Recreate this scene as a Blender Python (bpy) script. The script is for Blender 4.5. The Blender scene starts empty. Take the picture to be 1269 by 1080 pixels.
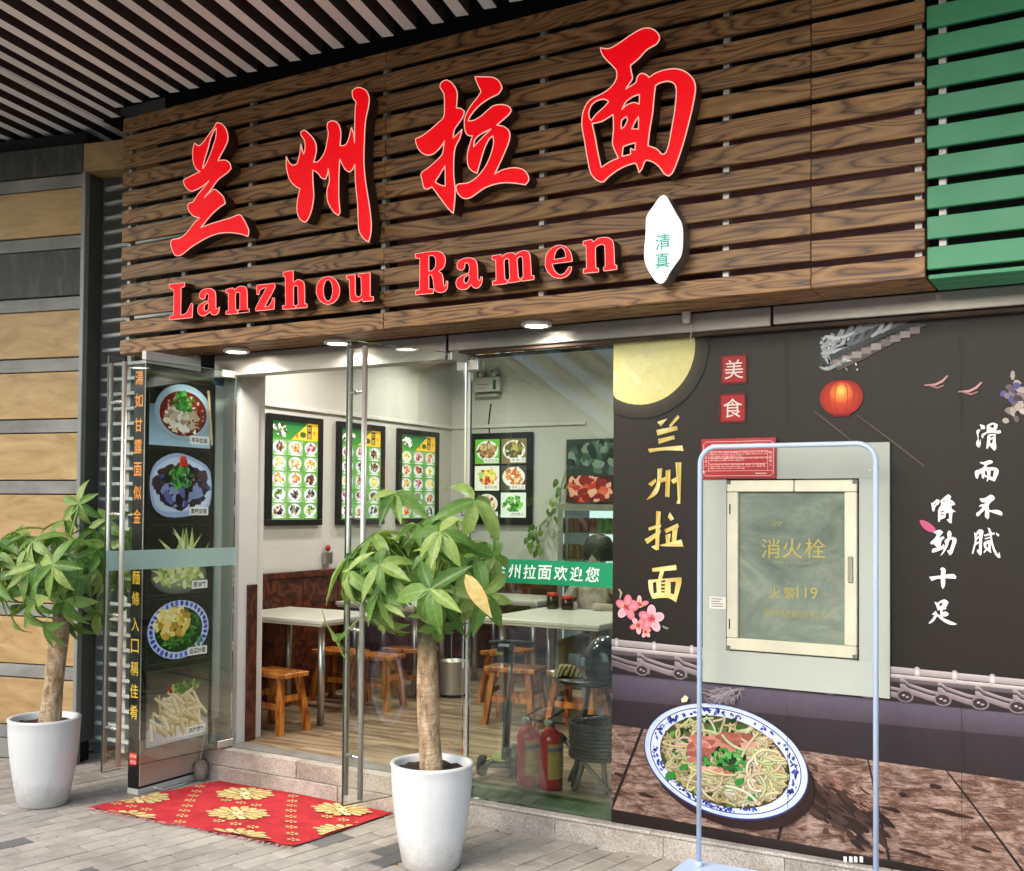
import bpy, bmesh, math, random
from mathutils import Vector, Matrix, geometry
random.seed(7)
R_ = math.radians
scene = bpy.context.scene
COL = scene.collection

# ------------------------------------------------------------------ camera, world, sun, exposure
W0, FPX, CX, CY = 1269.0, 1336.4, 618.55, 597.31      # picture width, focal length and principal point (pixels)
CAM = Vector((0, 0, 1.6))
yaw, pitch, roll = R_(30.325), R_(1.4336), R_(0.4689)
fw = Vector((-math.sin(yaw) * math.cos(pitch), math.cos(yaw) * math.cos(pitch), math.sin(pitch)))
rt0 = Vector((math.cos(yaw), math.sin(yaw), 0)); up0 = rt0.cross(fw)
rt = rt0 * math.cos(roll) + up0 * math.sin(roll); up = up0 * math.cos(roll) - rt0 * math.sin(roll)
cd = bpy.data.cameras.new('camera'); cam = bpy.data.objects.new('camera', cd); COL.objects.link(cam)
cam.matrix_world = Matrix(((rt.x, up.x, -fw.x, CAM.x), (rt.y, up.y, -fw.y, CAM.y), (rt.z, up.z, -fw.z, CAM.z), (0, 0, 0, 1)))
cd.sensor_width = 36; cd.sensor_fit = 'HORIZONTAL'; cd.lens = 36 * FPX / W0
cd.shift_x = (634.5 - CX) / W0; cd.shift_y = (CY - 540) / W0
cd.clip_start = 0.05; cd.clip_end = 3000
scene.camera = cam

SUN_EL, SUN_AZ = 36, 200        # azimuth: direction the light comes from, degrees clockwise from +Y
world = bpy.data.worlds.new('World'); scene.world = world; world.use_nodes = True
wn = world.node_tree.nodes; wl = world.node_tree.links
bg = wn['Background']; sky = wn.new('ShaderNodeTexSky'); sky.sky_type = 'NISHITA'; sky.sun_disc = False
sky.sun_elevation = R_(SUN_EL); sky.sun_rotation = R_(SUN_AZ); sky.air_density = 1.3; sky.dust_density = 2.4; sky.ozone_density = 1.0
wl.new(sky.outputs[0], bg.inputs[0]); bg.inputs[1].default_value = 0.15
sd = bpy.data.lights.new('sun', 'SUN'); sun = bpy.data.objects.new('sun', sd); COL.objects.link(sun)
sd.energy = 1.0; sd.angle = R_(35); sd.color = (1, .95, .88)
az, el = R_(SUN_AZ), R_(SUN_EL)
sun.rotation_euler = Vector((math.sin(az) * math.cos(el), math.cos(az) * math.cos(el), math.sin(el))).to_track_quat('Z', 'Y').to_euler()
vs = scene.view_settings; vs.view_transform = 'Standard'; vs.look = 'None'; vs.gamma = 1; vs.exposure = 1.55; vs.use_curve_mapping = False
scene.cycles.max_bounces = 5; scene.cycles.diffuse_bounces = 3; scene.cycles.glossy_bounces = 3; scene.cycles.transparent_max_bounces = 14; scene.cycles.use_adaptive_sampling = True; scene.cycles.adaptive_threshold = .03; scene.cycles.use_denoising = True
scene.cycles.sample_clamp_indirect = 6; scene.cycles.caustics_reflective = False; scene.cycles.caustics_refractive = False

# ------------------------------------------------------------------ helpers
def ray(u, v): return fw + rt * ((u - CX) / FPX) - up * ((v - CY) / FPX)
def at(u, v, X=None, Y=None, Z=None):
    """the point of a plane of the place that lies at a picture position"""
    d = ray(u, v)
    t = (X - CAM.x) / d.x if X is not None else (Y - CAM.y) / d.y if Y is not None else (Z - CAM.z) / d.z
    return CAM + d * t
def lin(c):
    if isinstance(c, str):
        c = c.lstrip('#'); c = [int(c[i:i + 2], 16) / 255 for i in (0, 2, 4)]
        c = [x / 12.92 if x <= .04045 else ((x + .055) / 1.055) ** 2.4 for x in c]
    return (c[0], c[1], c[2], 1.0)
def tag(o, label=None, cat=None, group=None, kind=None):
    if label: o['label'] = label
    if cat: o['category'] = cat
    if group: o['group'] = group
    if kind: o['kind'] = kind
    return o
def thing(name, loc, label, cat, group=None, rz=0):
    o = bpy.data.objects.new(name, None); COL.objects.link(o); o.location = loc; o.rotation_euler = (0, 0, rz); o.empty_display_size = .1
    return tag(o, label, cat, group)
def link(name, me, m=None, parent=None, loc=None, rot=None):
    o = bpy.data.objects.new(name, me); COL.objects.link(o)
    if m is not None and not me.materials: me.materials.append(m)
    if parent: o.parent = parent
    if loc is not None: o.location = loc
    if rot is not None: o.rotation_euler = rot
    return o
def wloc(o):
    v = Vector((0, 0, 0))
    while o: v = v + o.location; o = o.parent
    return v

class MB:
    """collects shapes in world coordinates; obj() makes ONE mesh object of them"""
    def __init__(s): s.v = []; s.f = []; s.sm = []
    def add(s, vs, fs, smooth=False):
        n = len(s.v); s.v += [tuple(x) for x in vs]; s.f += [tuple(i + n for i in f) for f in fs]; s.sm += [smooth] * len(fs); return s
    def box(s, a, b, M=None, ch=0):
        x0, y0, z0 = a; x1, y1, z1 = b
        if x0 > x1: x0, x1 = x1, x0
        if y0 > y1: y0, y1 = y1, y0
        if z0 > z1: z0, z1 = z1, z0
        if ch:
            bm = bmesh.new(); bmesh.ops.create_cube(bm, size=1)
            for v in bm.verts: v.co = Vector(((x0 + x1) / 2 + v.co.x * (x1 - x0), (y0 + y1) / 2 + v.co.y * (y1 - y0), (z0 + z1) / 2 + v.co.z * (z1 - z0)))
            bmesh.ops.bevel(bm, geom=bm.edges[:], offset=ch, segments=1, affect='EDGES')
            bm.verts.index_update(); vs = [v.co.copy() for v in bm.verts]; fs = [[v.index for v in f.verts] for f in bm.faces]; bm.free()
        else:
            vs = [Vector(p) for p in ((x0, y0, z0), (x1, y0, z0), (x1, y1, z0), (x0, y1, z0), (x0, y0, z1), (x1, y0, z1), (x1, y1, z1), (x0, y1, z1))]
            fs = [(0, 3, 2, 1), (4, 5, 6, 7), (0, 1, 5, 4), (1, 2, 6, 5), (2, 3, 7, 6), (3, 0, 4, 7)]
        if M is not None: vs = [M @ v for v in vs]
        return s.add(vs, fs)
    def tube(s, pts, r, n=10, cap=True, smooth=True):
        pts = [Vector(p) for p in pts]; rs = r if isinstance(r, (list, tuple)) else [r] * len(pts)
        t0 = (pts[1] - pts[0]).normalized(); a = Vector((0, 0, 1)) if abs(t0.z) < .9 else Vector((1, 0, 0)); nrm = t0.cross(a).normalized(); vs = []
        for i, p in enumerate(pts):
            t = ((pts[min(i + 1, len(pts) - 1)] - p).normalized() + (p - pts[max(i - 1, 0)]).normalized())
            t = t.normalized() if t.length > 1e-6 else t0
            nrm = (nrm - t * nrm.dot(t)).normalized(); b = t.cross(nrm)
            vs += [p + (nrm * math.cos(k * 2 * math.pi / n) + b * math.sin(k * 2 * math.pi / n)) * rs[i] for k in range(n)]
        fs = [(i * n + k, i * n + (k + 1) % n, (i + 1) * n + (k + 1) % n, (i + 1) * n + k) for i in range(len(pts) - 1) for k in range(n)]
        s.add(vs, fs, smooth)
        if cap:
            m = len(s.v) - len(vs); s.f += [tuple(m + k for k in range(n))[::-1], tuple(m + (len(pts) - 1) * n + k for k in range(n))]; s.sm += [False, False]
        return s
    def lathe(s, prof, c=(0, 0, 0), n=32, smooth=True, M=None):
        vs = []
        for r, z in prof: vs += [Vector((c[0] + r * math.cos(k * 2 * math.pi / n), c[1] + r * math.sin(k * 2 * math.pi / n), c[2] + z)) for k in range(n)]
        if M is not None: vs = [M @ v for v in vs]
        fs = [(i * n + k, i * n + (k + 1) % n, (i + 1) * n + (k + 1) % n, (i + 1) * n + k) for i in range(len(prof) - 1) for k in range(n)]
        return s.add(vs, fs, smooth)
    def quad(s, a, b, c, d): return s.add([a, b, c, d], [(0, 1, 2, 3)])
    def mesh(s, name, off=None):
        me = bpy.data.meshes.new(name)
        off = off or Vector((0, 0, 0))
        me.from_pydata([tuple(Vector(v) - off) for v in s.v], [], s.f); me.polygons.foreach_set('use_smooth', s.sm); me.update(); return me
    def obj(s, name, m, parent=None):
        o = link(name, s.mesh(name, wloc(parent) if parent else None), m, parent); return o
def single(name, mb, m, label, cat, group=None, kind=None):
    """a thing (or piece of the setting) that is one mesh, with its origin at its base"""
    xs = [v[0] for v in mb.v]; ys = [v[1] for v in mb.v]; zs = [v[2] for v in mb.v]
    off = Vector(((min(xs) + max(xs)) / 2, (min(ys) + max(ys)) / 2, min(zs)))
    o = link(name, mb.mesh(name, off), m); o.location = off
    return tag(o, label, cat, group, kind)
def copy_tree(o, parent=None):
    c = o.copy(); COL.objects.link(c); c.parent = parent
    for ch in [x for x in bpy.data.objects if x.parent == o]: copy_tree(ch, c)
    return c

# flat prints: coloured polygons stacked a few hundredths of a millimetre apart on a carrier
class Print:
    def __init__(s, o, u=(1, 0, 0), v=(0, 0, 1), step=.000015, lift=.0012):
        s.o = Vector(o); s.u = Vector(u).normalized(); s.w = Vector(v).normalized(); s.n = s.u.cross(s.w); s.k = 0; s.step = step; s.lift = lift
        s.V = []; s.F = []; s.C = []
    def uv(s, p): d = Vector(p) - s.o; return (d.dot(s.u), d.dot(s.w))
    def P(s, u, v): return s.o + s.u * u + s.w * v + s.n * (s.lift + s.k * s.step)
    def poly(s, pts, col, up=True):
        """col: one colour or one per point"""
        if up: s.k += 1
        n = len(s.V); s.V += [tuple(s.P(*p)) for p in pts]; s.F.append(tuple(range(n, n + len(pts))))
        cs = col if isinstance(col, list) else [col] * len(pts); s.C += [lin(c) for c in cs]
    def rect(s, u0, v0, u1, v1, col, up=True): s.poly([(u0, v0), (u1, v0), (u1, v1), (u0, v1)], col, up)
    def grad(s, u0, v0, u1, v1, cb, ct): s.poly([(u0, v0), (u1, v0), (u1, v1), (u0, v1)], [cb, cb, ct, ct])
    def ell(s, cu, cv, ru, rv, col, rot=0, n=20, clip=None, up=True, jit=0):
        pts = []
        for k in range(n):
            a = k * 2 * math.pi / n; j = 1 + random.uniform(-jit, jit); x, y = ru * math.cos(a) * j, rv * math.sin(a) * j
            x, y = x * math.cos(rot) - y * math.sin(rot), x * math.sin(rot) + y * math.cos(rot); x += cu; y += cv
            if clip: x = min(max(x, clip[0]), clip[2]); y = min(max(y, clip[1]), clip[3])
            pts.append((x, y))
        s.poly(pts, col, up)
    def disc(s, cu, cv, ru, rv, ci, co, rot=0, n=28, inner=0.0, clip=None):
        """radial blend from centre to rim"""
        s.k += 1; m = len(s.V); c, d = math.cos(rot), math.sin(rot); cx = lambda x, y: (min(max(x, clip[0]), clip[2]), min(max(y, clip[1]), clip[3])) if clip else (x, y)
        rings = [inner, 1.0] if inner else [1.0]
        s.V.append(tuple(s.P(*cx(cu, cv)))); s.C.append(lin(ci))
        for q in rings:
            for k in range(n):
                a = k * 2 * math.pi / n; x, y = ru * q * math.cos(a), rv * q * math.sin(a)
                s.V.append(tuple(s.P(*cx(cu + x * c - y * d, cv + x * d + y * c)))); s.C.append(lin(co) if q == 1.0 else lin(ci))
        for k in range(n): s.F.append((m, m + 1 + k, m + 1 + (k + 1) % n))
        if inner:
            for k in range(n): s.F.append((m + 1 + k, m + 1 + n + k, m + 1 + n + (k + 1) % n, m + 1 + (k + 1) % n))
    def line(s, pts, w, col, up=True, taper=False):
        """a ribbon along a path"""
        if up: s.k += 1
        m = len(s.V); N = len(pts)
        for i, p in enumerate(pts):
            a = pts[max(i - 1, 0)]; b = pts[min(i + 1, N - 1)]; dx, dy = b[0] - a[0], b[1] - a[1]; L = math.hypot(dx, dy) or 1
            ww = w * (.15 + .85 * math.sin(math.pi * (i + .4) / N)) if taper else w
            nx, ny = -dy / L * ww / 2, dx / L * ww / 2
            s.V += [tuple(s.P(p[0] + nx, p[1] + ny)), tuple(s.P(p[0] - nx, p[1] - ny))]
            c = col[i] if isinstance(col, list) else col; s.C += [lin(c)] * 2
        for i in range(N - 1): s.F.append((m + 2 * i, m + 2 * i + 1, m + 2 * i + 3, m + 2 * i + 2))
    def text(s, body, cu, cv, h, col, sx=1.0, bold=0.0, shear=0.0, vertical=False, gap=1.12, rot=0, wmax=None):
        if vertical:
            for i, chx in enumerate(body): s.text(chx, cu, cv - i * h * gap, h, col, sx, bold, shear)
            return
        vs, fs = glyphs(body, bold, shear); s.k += 1; m = len(s.V)
        xs = [v[0] for v in vs]; ys = [v[1] for v in vs]; w, hh = max(xs) - min(xs), max(ys) - min(ys); k = h / hh
        kx = k * sx
        if wmax: kx = wmax / w
        mx, my = (max(xs) + min(xs)) / 2, (max(ys) + min(ys)) / 2; c, d = math.cos(rot), math.sin(rot)
        for x, y in vs:
            x, y = (x - mx) * kx, (y - my) * k; s.V.append(tuple(s.P(cu + x * c - y * d, cv + x * d + y * c))); s.C.append(lin(col))
        s.F += [tuple(i + m for i in f) for f in fs]
    def obj(s, name, m, parent=None):
        me = bpy.data.meshes.new(name); off = wloc(parent) if parent else Vector((0, 0, 0))
        me.from_pydata([tuple(Vector(v) - off) for v in s.V], [], s.F)
        a = me.color_attributes.new('Col', 'FLOAT_COLOR', 'POINT'); a.data.foreach_set('color', [x for c in s.C for x in c]); me.update()
        return link(name, me, m, parent)
_gl = {}
def glyphs(body, bold=0.0, shear=0.0):
    key = (body, bold, shear)
    if key not in _gl:
        c = bpy.data.curves.new('t', 'FONT'); c.body = body; c.offset = bold; c.shear = shear; c.resolution_u = 3
        o = bpy.data.objects.new('t', c); COL.objects.link(o); bpy.context.view_layer.update()
        me = o.to_mesh(); _gl[key] = ([(v.co.x, v.co.y) for v in me.vertices], [tuple(p.vertices) for p in me.polygons])
        o.to_mesh_clear(); bpy.data.objects.remove(o); bpy.data.curves.remove(c)
    return _gl[key]
def smooth_poly(P, it=5, corner=62):
    """rounds an outline between its sharp corners"""
    n = len(P); out = []
    def isc(i):
        a, b, c = P[i - 1], P[i], P[(i + 1) % n]; d = abs(math.degrees(math.atan2(c[1] - b[1], c[0] - b[0]) - math.atan2(b[1] - a[1], b[0] - a[0])))
        return min(d, 360 - d) > corner
    cn = [isc(i) for i in range(n)]
    for i in range(n):
        p0, p1, p2, p3 = P[i - 1], P[i], P[(i + 1) % n], P[(i + 2) % n]
        t1 = (0, 0) if cn[i] else ((p2[0] - p0[0]) / 2, (p2[1] - p0[1]) / 2)
        t2 = (0, 0) if cn[(i + 1) % n] else ((p3[0] - p1[0]) / 2, (p3[1] - p1[1]) / 2)
        L = math.hypot(p2[0] - p1[0], p2[1] - p1[1])
        def lim(t): l = math.hypot(*t); return (t[0] * L / l, t[1] * L / l) if l > L else t
        t1, t2 = lim(t1), lim(t2)
        for k in range(it):
            t = k / it; h1 = 2 * t**3 - 3 * t**2 + 1; h2 = t**3 - 2 * t**2 + t; h3 = -2 * t**3 + 3 * t**2; h4 = t**3 - t**2
            out.append((h1 * p1[0] + h2 * t1[0] + h3 * p2[0] + h4 * t2[0], h1 * p1[1] + h2 * t1[1] + h3 * p2[1] + h4 * t2[1]))
    return out
def solid_outline(name, polys, y_front, depth, m, parent, offset=0.0):
    """a sheet with holes, extruded: outline points are (x, z), front face at y_front, thickness away from the street"""
    c = bpy.data.curves.new('c', 'CURVE'); c.dimensions = '2D'; c.fill_mode = 'BOTH'; c.extrude = depth / 2; c.offset = offset
    for P in polys:
        sp = c.splines.new('POLY'); sp.points.add(len(P) - 1); sp.use_cyclic_u = True
        A = sum(P[i - 1][0] * P[i][1] - P[i][0] * P[i - 1][1] for i in range(len(P)))
        Q = P if A < 0 else P[::-1]
        for q, p in zip(sp.points, Q): q.co = (p[0], p[1], 0, 1)
    o = bpy.data.objects.new('c', c); COL.objects.link(o); bpy.context.view_layer.update()
    me0 = o.to_mesh(); off = wloc(parent)
    vs = [(v.co.x - off.x, y_front + depth / 2 - v.co.z - off.y, v.co.y - off.z) for v in me0.vertices]; fs = [tuple(p.vertices) for p in me0.polygons]
    o.to_mesh_clear(); bpy.data.objects.remove(o); bpy.data.curves.remove(c)
    me = bpy.data.meshes.new(name); me.from_pydata(vs, [], fs); me.update(); return link(name, me, m, parent)

# ------------------------------------------------------------------ materials
def nodes(name):
    m = bpy.data.materials.new(name); m.use_nodes = True; nt = m.node_tree; b = nt.nodes['Principled BSDF']; return m, nt.nodes, nt.links, b
def mth(N, L, op, a, b=None, c=None):
    n = N.new('ShaderNodeMath'); n.operation = op
    for i, x in enumerate((a, b, c)):
        if x is None: continue
        if hasattr(x, 'links'): L.new(x, n.inputs[i])
        else: n.inputs[i].default_value = x
    return n.outputs[0]
def mixc(N, L, fac, a, b, mode='MIX'):
    n = N.new('ShaderNodeMix'); n.data_type = 'RGBA'; n.blend_type = mode
    for i, x in ((0, fac), (6, a), (7, b)):
        if hasattr(x, 'links'): L.new(x, n.inputs[i])
        elif i == 0: n.inputs[0].default_value = x
        else: n.inputs[i].default_value = lin(x)
    return n.outputs[2]
def coords(N, L, scale=(1, 1, 1), rnd=True, kind='Object'):
    tc = N.new('ShaderNodeTexCoord'); mp = N.new('ShaderNodeMapping'); mp.inputs['Scale'].default_value = scale; L.new(tc.outputs[kind], mp.inputs[0])
    if rnd:
        oi = N.new('ShaderNodeObjectInfo'); v = N.new('ShaderNodeCombineXYZ')
        L.new(mth(N, L, 'MULTIPLY', oi.outputs['Random'], 37.0), v.inputs[0]); L.new(mth(N, L, 'MULTIPLY', oi.outputs['Random'], 91.0), v.inputs[1]); L.new(mth(N, L, 'MULTIPLY', oi.outputs['Random'], 53.0), v.inputs[2])
        L.new(v.outputs[0], mp.inputs['Location'])
    return mp.outputs[0]
def noise(N, L, vec, scale, detail=4, rough=.55, dist=0):
    n = N.new('ShaderNodeTexNoise'); n.inputs['Scale'].default_value = scale; n.inputs['Detail'].default_value = detail; n.inputs['Roughness'].default_value = rough; n.inputs['Distortion'].default_value = dist
    if vec is not None: L.new(vec, n.inputs['Vector'])
    return n.outputs[0]
def ramp(N, L, fac, stops, interp='LINEAR'):
    r = N.new('ShaderNodeValToRGB'); r.color_ramp.interpolation = interp; e = r.color_ramp.elements
    while len(e) < len(stops): e.new(.5)
    for el_, (p, c) in zip(e, stops): el_.position = p; el_.color = lin(c)
    L.new(fac, r.inputs[0]); return r.outputs[0]
def bump(N, L, b, h, strength=.3, dist=.01):
    n = N.new('ShaderNodeBump'); n.inputs['Strength'].default_value = strength; n.inputs['Distance'].default_value = dist; L.new(h, n.inputs['Height']); L.new(n.outputs[0], b.inputs['Normal'])
_M = {}
def M(name, col, rough=.6, metal=0, var=.12, vscale=6, bmp=0, bscale=80, stretch=(1, 1, 1), spec=.5, coat=0, rnd=.0):
    """plain material with uneven tone, uneven gloss and fine relief"""
    if name in _M: return _M[name]
    m, N, L, b = nodes(name); v = coords(N, L, stretch); n1 = noise(N, L, v, vscale, 6, .6)
    c = lin(col); lo = tuple(max(0, x * (1 - var)) for x in c[:3]); hi = tuple(min(1, x * (1 + var)) for x in c[:3])
    cc = ramp(N, L, n1, [(.3, lo), (.7, hi)])
    if rnd:
        oi = N.new('ShaderNodeObjectInfo'); hv = N.new('ShaderNodeHueSaturation'); L.new(cc, hv.inputs['Color'])
        L.new(mth(N, L, 'MULTIPLY_ADD', oi.outputs['Random'], 2 * rnd, 1 - rnd), hv.inputs['Value']); cc = hv.outputs[0]
    L.new(cc, b.inputs['Base Color']); b.inputs['Metallic'].default_value = metal; b.inputs['Specular IOR Level'].default_value = spec; b.inputs['Coat Weight'].default_value = coat
    n2 = noise(N, L, v, vscale * 3.1, 5, .6); L.new(mth(N, L, 'MULTIPLY_ADD', n2, rough * .5, rough * .75), b.inputs['Roughness'])
    if bmp: bump(N, L, b, noise(N, L, v, bscale, 5, .6), bmp)
    _M[name] = m; return m
def grain(name, stops, sx=1.3, sz=9, rings=9, rough=.45, rnd=.12, axis='x', bmp=.08, coat=0, detail=2.5):
    """flame-figured timber: contour lines of a stretched noise"""
    m, N, L, b = nodes(name); sc = {'x': (sx, sz, sz), 'y': (sz, sx, sz), 'z': (sz, sz, sx)}[axis]
    v = coords(N, L, sc); f = noise(N, L, v, 1.0, detail, .45, .35); r = mth(N, L, 'PINGPONG', mth(N, L, 'MULTIPLY', f, rings), .5)
    fine = noise(N, L, coords(N, L, tuple(x * 14 if x == sz else x * 3 for x in sc)), 1.0, 3)
    k = mth(N, L, 'ADD', mth(N, L, 'MULTIPLY', r, 1.55), mth(N, L, 'MULTIPLY_ADD', fine, .5, -.2))
    c = ramp(N, L, k, stops); oi = N.new('ShaderNodeObjectInfo'); hv = N.new('ShaderNodeHueSaturation'); L.new(c, hv.inputs['Color'])
    L.new(mth(N, L, 'MULTIPLY_ADD', oi.outputs['Random'], 2 * rnd, 1 - rnd), hv.inputs['Value']); L.new(hv.outputs[0], b.inputs['Base Color'])
    L.new(mth(N, L, 'MULTIPLY_ADD', fine, .25, rough - .1), b.inputs['Roughness']); b.inputs['Coat Weight'].default_value = coat
    if bmp: bump(N, L, b, k, bmp, .004)
    return m
def print_mat(name, rough=.4, emit=0.0, amount=.12, scale=14, bmp=0, spec=.5):
    m, N, L, b = nodes(name); a = N.new('ShaderNodeVertexColor'); a.layer_name = 'Col'; v = coords(N, L, rnd=False)
    c = mixc(N, L, amount, a.outputs[0], ramp(N, L, noise(N, L, v, scale, 7, .7), [(.3, (.1, .1, .1)), (.7, (1, 1, 1))]), 'MULTIPLY')
    L.new(c, b.inputs['Base Color']); b.inputs['Roughness'].default_value = rough; b.inputs['Specular IOR Level'].default_value = spec
    if bmp: bump(N, L, b, noise(N, L, v, 40, 5), bmp, .003)
    if emit: L.new(c, b.inputs['Emission Color']); b.inputs['Emission Strength'].default_value = emit
    return m
def emit_mat(name, col, strength, base=None):
    m, N, L, b = nodes(name); b.inputs['Base Color'].default_value = lin(base or col); b.inputs['Emission Color'].default_value = lin(col); b.inputs['Emission Strength'].default_value = strength; b.inputs['Roughness'].default_value = .35
    return m
def glass_mat(name, tint=(.93, .97, .95), refl=1.0, rough=0.0, ior=1.5):
    m, N, L, b = nodes(name); N.remove(b); out = N['Material Output']; t = N.new('ShaderNodeBsdfTransparent'); t.inputs[0].default_value = (*tint, 1)
    g = N.new('ShaderNodeBsdfGlossy'); g.inputs['Roughness'].default_value = rough; fr = N.new('ShaderNodeFresnel'); fr.inputs[0].default_value = ior
    mx = N.new('ShaderNodeMixShader'); L.new(mth(N, L, 'MULTIPLY', fr.outputs[0], refl), mx.inputs[0]); L.new(t.outputs[0], mx.inputs[1]); L.new(g.outputs[0], mx.inputs[2]); L.new(mx.outputs[0], out.inputs[0]); return m

def granite(name, a, b_, c, rough=.55, sc=1.0):
    m, N, L, b = nodes(name); v = coords(N, L)
    n1 = noise(N, L, v, 190 * sc, 3, .7); n2 = noise(N, L, v, 3.2, 5, .6); vo = N.new('ShaderNodeTexVoronoi'); vo.inputs['Scale'].default_value = 130 * sc; L.new(v, vo.inputs['Vector'])
    k = ramp(N, L, n1, [(.36, a), (.5, b_), (.64, c)]); k = mixc(N, L, .5, k, ramp(N, L, vo.outputs['Color'], [(.1, a), (.5, b_), (.95, c)]))
    k = mixc(N, L, .75, k, ramp(N, L, n2, [(.3, '#8f8b84'), (.62, '#ffffff')]), 'MULTIPLY')
    L.new(k, b.inputs['Base Color']); b.inputs['Roughness'].default_value = rough; bump(N, L, b, n1, .12, .003); return m
def patchy(name, stops, scale=3, stretch=(1, 1, 1), rough=.6, bmp=.15, rnd=.08, detail=8, dist=.6, streak=None, stain=0):
    m, N, L, b = nodes(name); v = coords(N, L, stretch); n1 = noise(N, L, v, scale, detail, .62, dist); c = ramp(N, L, n1, stops)
    if streak: c = mixc(N, L, .5, c, ramp(N, L, noise(N, L, coords(N, L, streak), 1, 5, .6), [(.35, '#909090'), (.65, '#ffffff')]), 'MULTIPLY')
    if stain:
        ge = N.new('ShaderNodeNewGeometry'); s1 = ramp(N, L, noise(N, L, ge.outputs['Position'], 1.7, 9, .65, .4), [(.32, '#8f8b84'), (.5, '#e8e6e2'), (.7, '#ffffff')]); c = mixc(N, L, stain, c, s1, 'MULTIPLY')
        c = mixc(N, L, stain, c, ramp(N, L, noise(N, L, ge.outputs['Position'], 26, 4, .6), [(.27, '#6f6a62'), (.36, '#ffffff')]), 'MULTIPLY')
    oi = N.new('ShaderNodeObjectInfo'); hv = N.new('ShaderNodeHueSaturation'); L.new(c, hv.inputs['Color']); L.new(mth(N, L, 'MULTIPLY_ADD', oi.outputs['Random'], 2 * rnd, 1 - rnd), hv.inputs['Value'])
    L.new(hv.outputs[0], b.inputs['Base Color']); L.new(mth(N, L, 'MULTIPLY_ADD', n1, .3, rough - .15), b.inputs['Roughness'])
    if bmp: bump(N, L, b, noise(N, L, v, 30, 6, .6), bmp, .004)
    return m
def leaf_mat(name, a, b_, c):
    m, N, L, b = nodes(name); oi = N.new('ShaderNodeObjectInfo'); col = ramp(N, L, oi.outputs['Random'], [(0, a), (.5, b_), (1, c)])
    tc = N.new('ShaderNodeTexCoord'); sp = N.new('ShaderNodeSeparateXYZ'); L.new(tc.outputs['Object'], sp.inputs[0])
    mid = mth(N, L, 'LESS_THAN', mth(N, L, 'ABSOLUTE', sp.outputs[1]), .012)
    vein = mth(N, L, 'LESS_THAN', mth(N, L, 'PINGPONG', mth(N, L, 'SUBTRACT', sp.outputs[0], mth(N, L, 'MULTIPLY', mth(N, L, 'ABSOLUTE', sp.outputs[1]), .8)), .05), .004)
    k = mth(N, L, 'MINIMUM', mth(N, L, 'ADD', mth(N, L, 'MULTIPLY', mid, .24), mth(N, L, 'MULTIPLY', vein, .1)), 1)
    col = mixc(N, L, k, col, '#b9cf86'); L.new(mixc(N, L, .5, col, ramp(N, L, noise(N, L, coords(N, L), 9, 5, .6), [(.3, '#8a8a70'), (.6, '#ffffff')]), 'MULTIPLY'), b.inputs['Base Color']); b.inputs['Roughness'].default_value = .48
    tr = N.new('ShaderNodeBsdfTranslucent'); L.new(mixc(N, L, .5, col, '#9cc23a'), tr.inputs[0]); mx = N.new('ShaderNodeMixShader'); mx.inputs[0].default_value = .28
    L.new(b.outputs[0], mx.inputs[1]); L.new(tr.outputs[0], mx.inputs[2]); L.new(mx.outputs[0], N['Material Output'].inputs[0]); return m

# shared materials
m_joint = M('paver_joint_sand', '#807b73', .95, var=.25, vscale=9, bmp=.2)
m_paver = patchy('grey_paver', [(.25, '#8b857c'), (.45, '#a09990'), (.6, '#aca59b'), (.8, '#bab3a8')], 4.5, rough=.75, bmp=.35, rnd=.10, detail=9, stain=.5)
m_paver_dark = patchy('dark_paver', [(.3, '#5b5a58'), (.7, '#6d6b69')], 6, rough=.75, bmp=.3, rnd=.05)
m_granite = granite('grey_granite', '#7b766f', '#b3aca3', '#d6cfc6')
m_granite_pink = granite('pinkish_granite', '#8f857b', '#c0b5a9', '#d8cec2')
m_slab = patchy('green_slab_edge', [(.3, '#3f5a38'), (.5, '#6d8257'), (.7, '#8c9c78')], 7, rough=.7)  # green tint of the window glass put into the slab edge colour
m_tile = patchy('threshold_tile', [(.3, '#6a6661'), (.7, '#8d8881')], 4, rough=.5, bmp=.05)
m_fascia = grain('fascia_timber', [(.03, '#3a2412'), (.12, '#5e3f22'), (.3, '#865f38'), (.6, '#956c41'), (.95, '#ab8352')], 1.1, 9, 14, .45, .15, detail=2.0)
m_green = M('green_fascia_paint', '#3d9468', .45, var=.1, vscale=2.2, bmp=.03, rnd=.04)
m_steel = M('brushed_steel', '#a9a49c', .38, .75, .22, 3, .04, 40, (.4, 1, 1))
m_chrome = M('polished_steel', '#c9c5bc', .36, .7, .1, 4)
m_clip = M('galvanised_post', '#b9b4ab', .45, .3, .15, 9)
m_dark = M('dark_void_paint', '#14110f', .9, var=.3)
m_white = M('white_wall_paint', '#cfcdc6', .7, var=.05, vscale=2, bmp=.03)
m_ceil = M('ceiling_paint', '#d9d6d0', .8, var=.04)
m_glass = glass_mat('clear_glass', (.91, .95, .93)); m_wglass = glass_mat('window_glass', (.86, .93, .89), ior=1.7)
m_edge = M('glass_edge_green', '#1d2f29', .3, var=.2)
m_black = M('black_print_board', '#171514', .38, var=.3, vscale=4)
m_print = print_mat('printed_vinyl', .42)
m_lit = print_mat('backlit_menu_print', .4, .24, .06)
m_wain = grain('reddish_wainscot', [(.1, '#2c120a'), (.5, '#4b2012'), (.9, '#6a3219')], .8, 7, 5, .35, .1)
m_pine = grain('orange_varnished_pine', [(.1, '#7a3d10'), (.4, '#a85f1e'), (.9, '#c98438')], 1.5, 11, 5, .3, .12, 'z', .05, .3)
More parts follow.
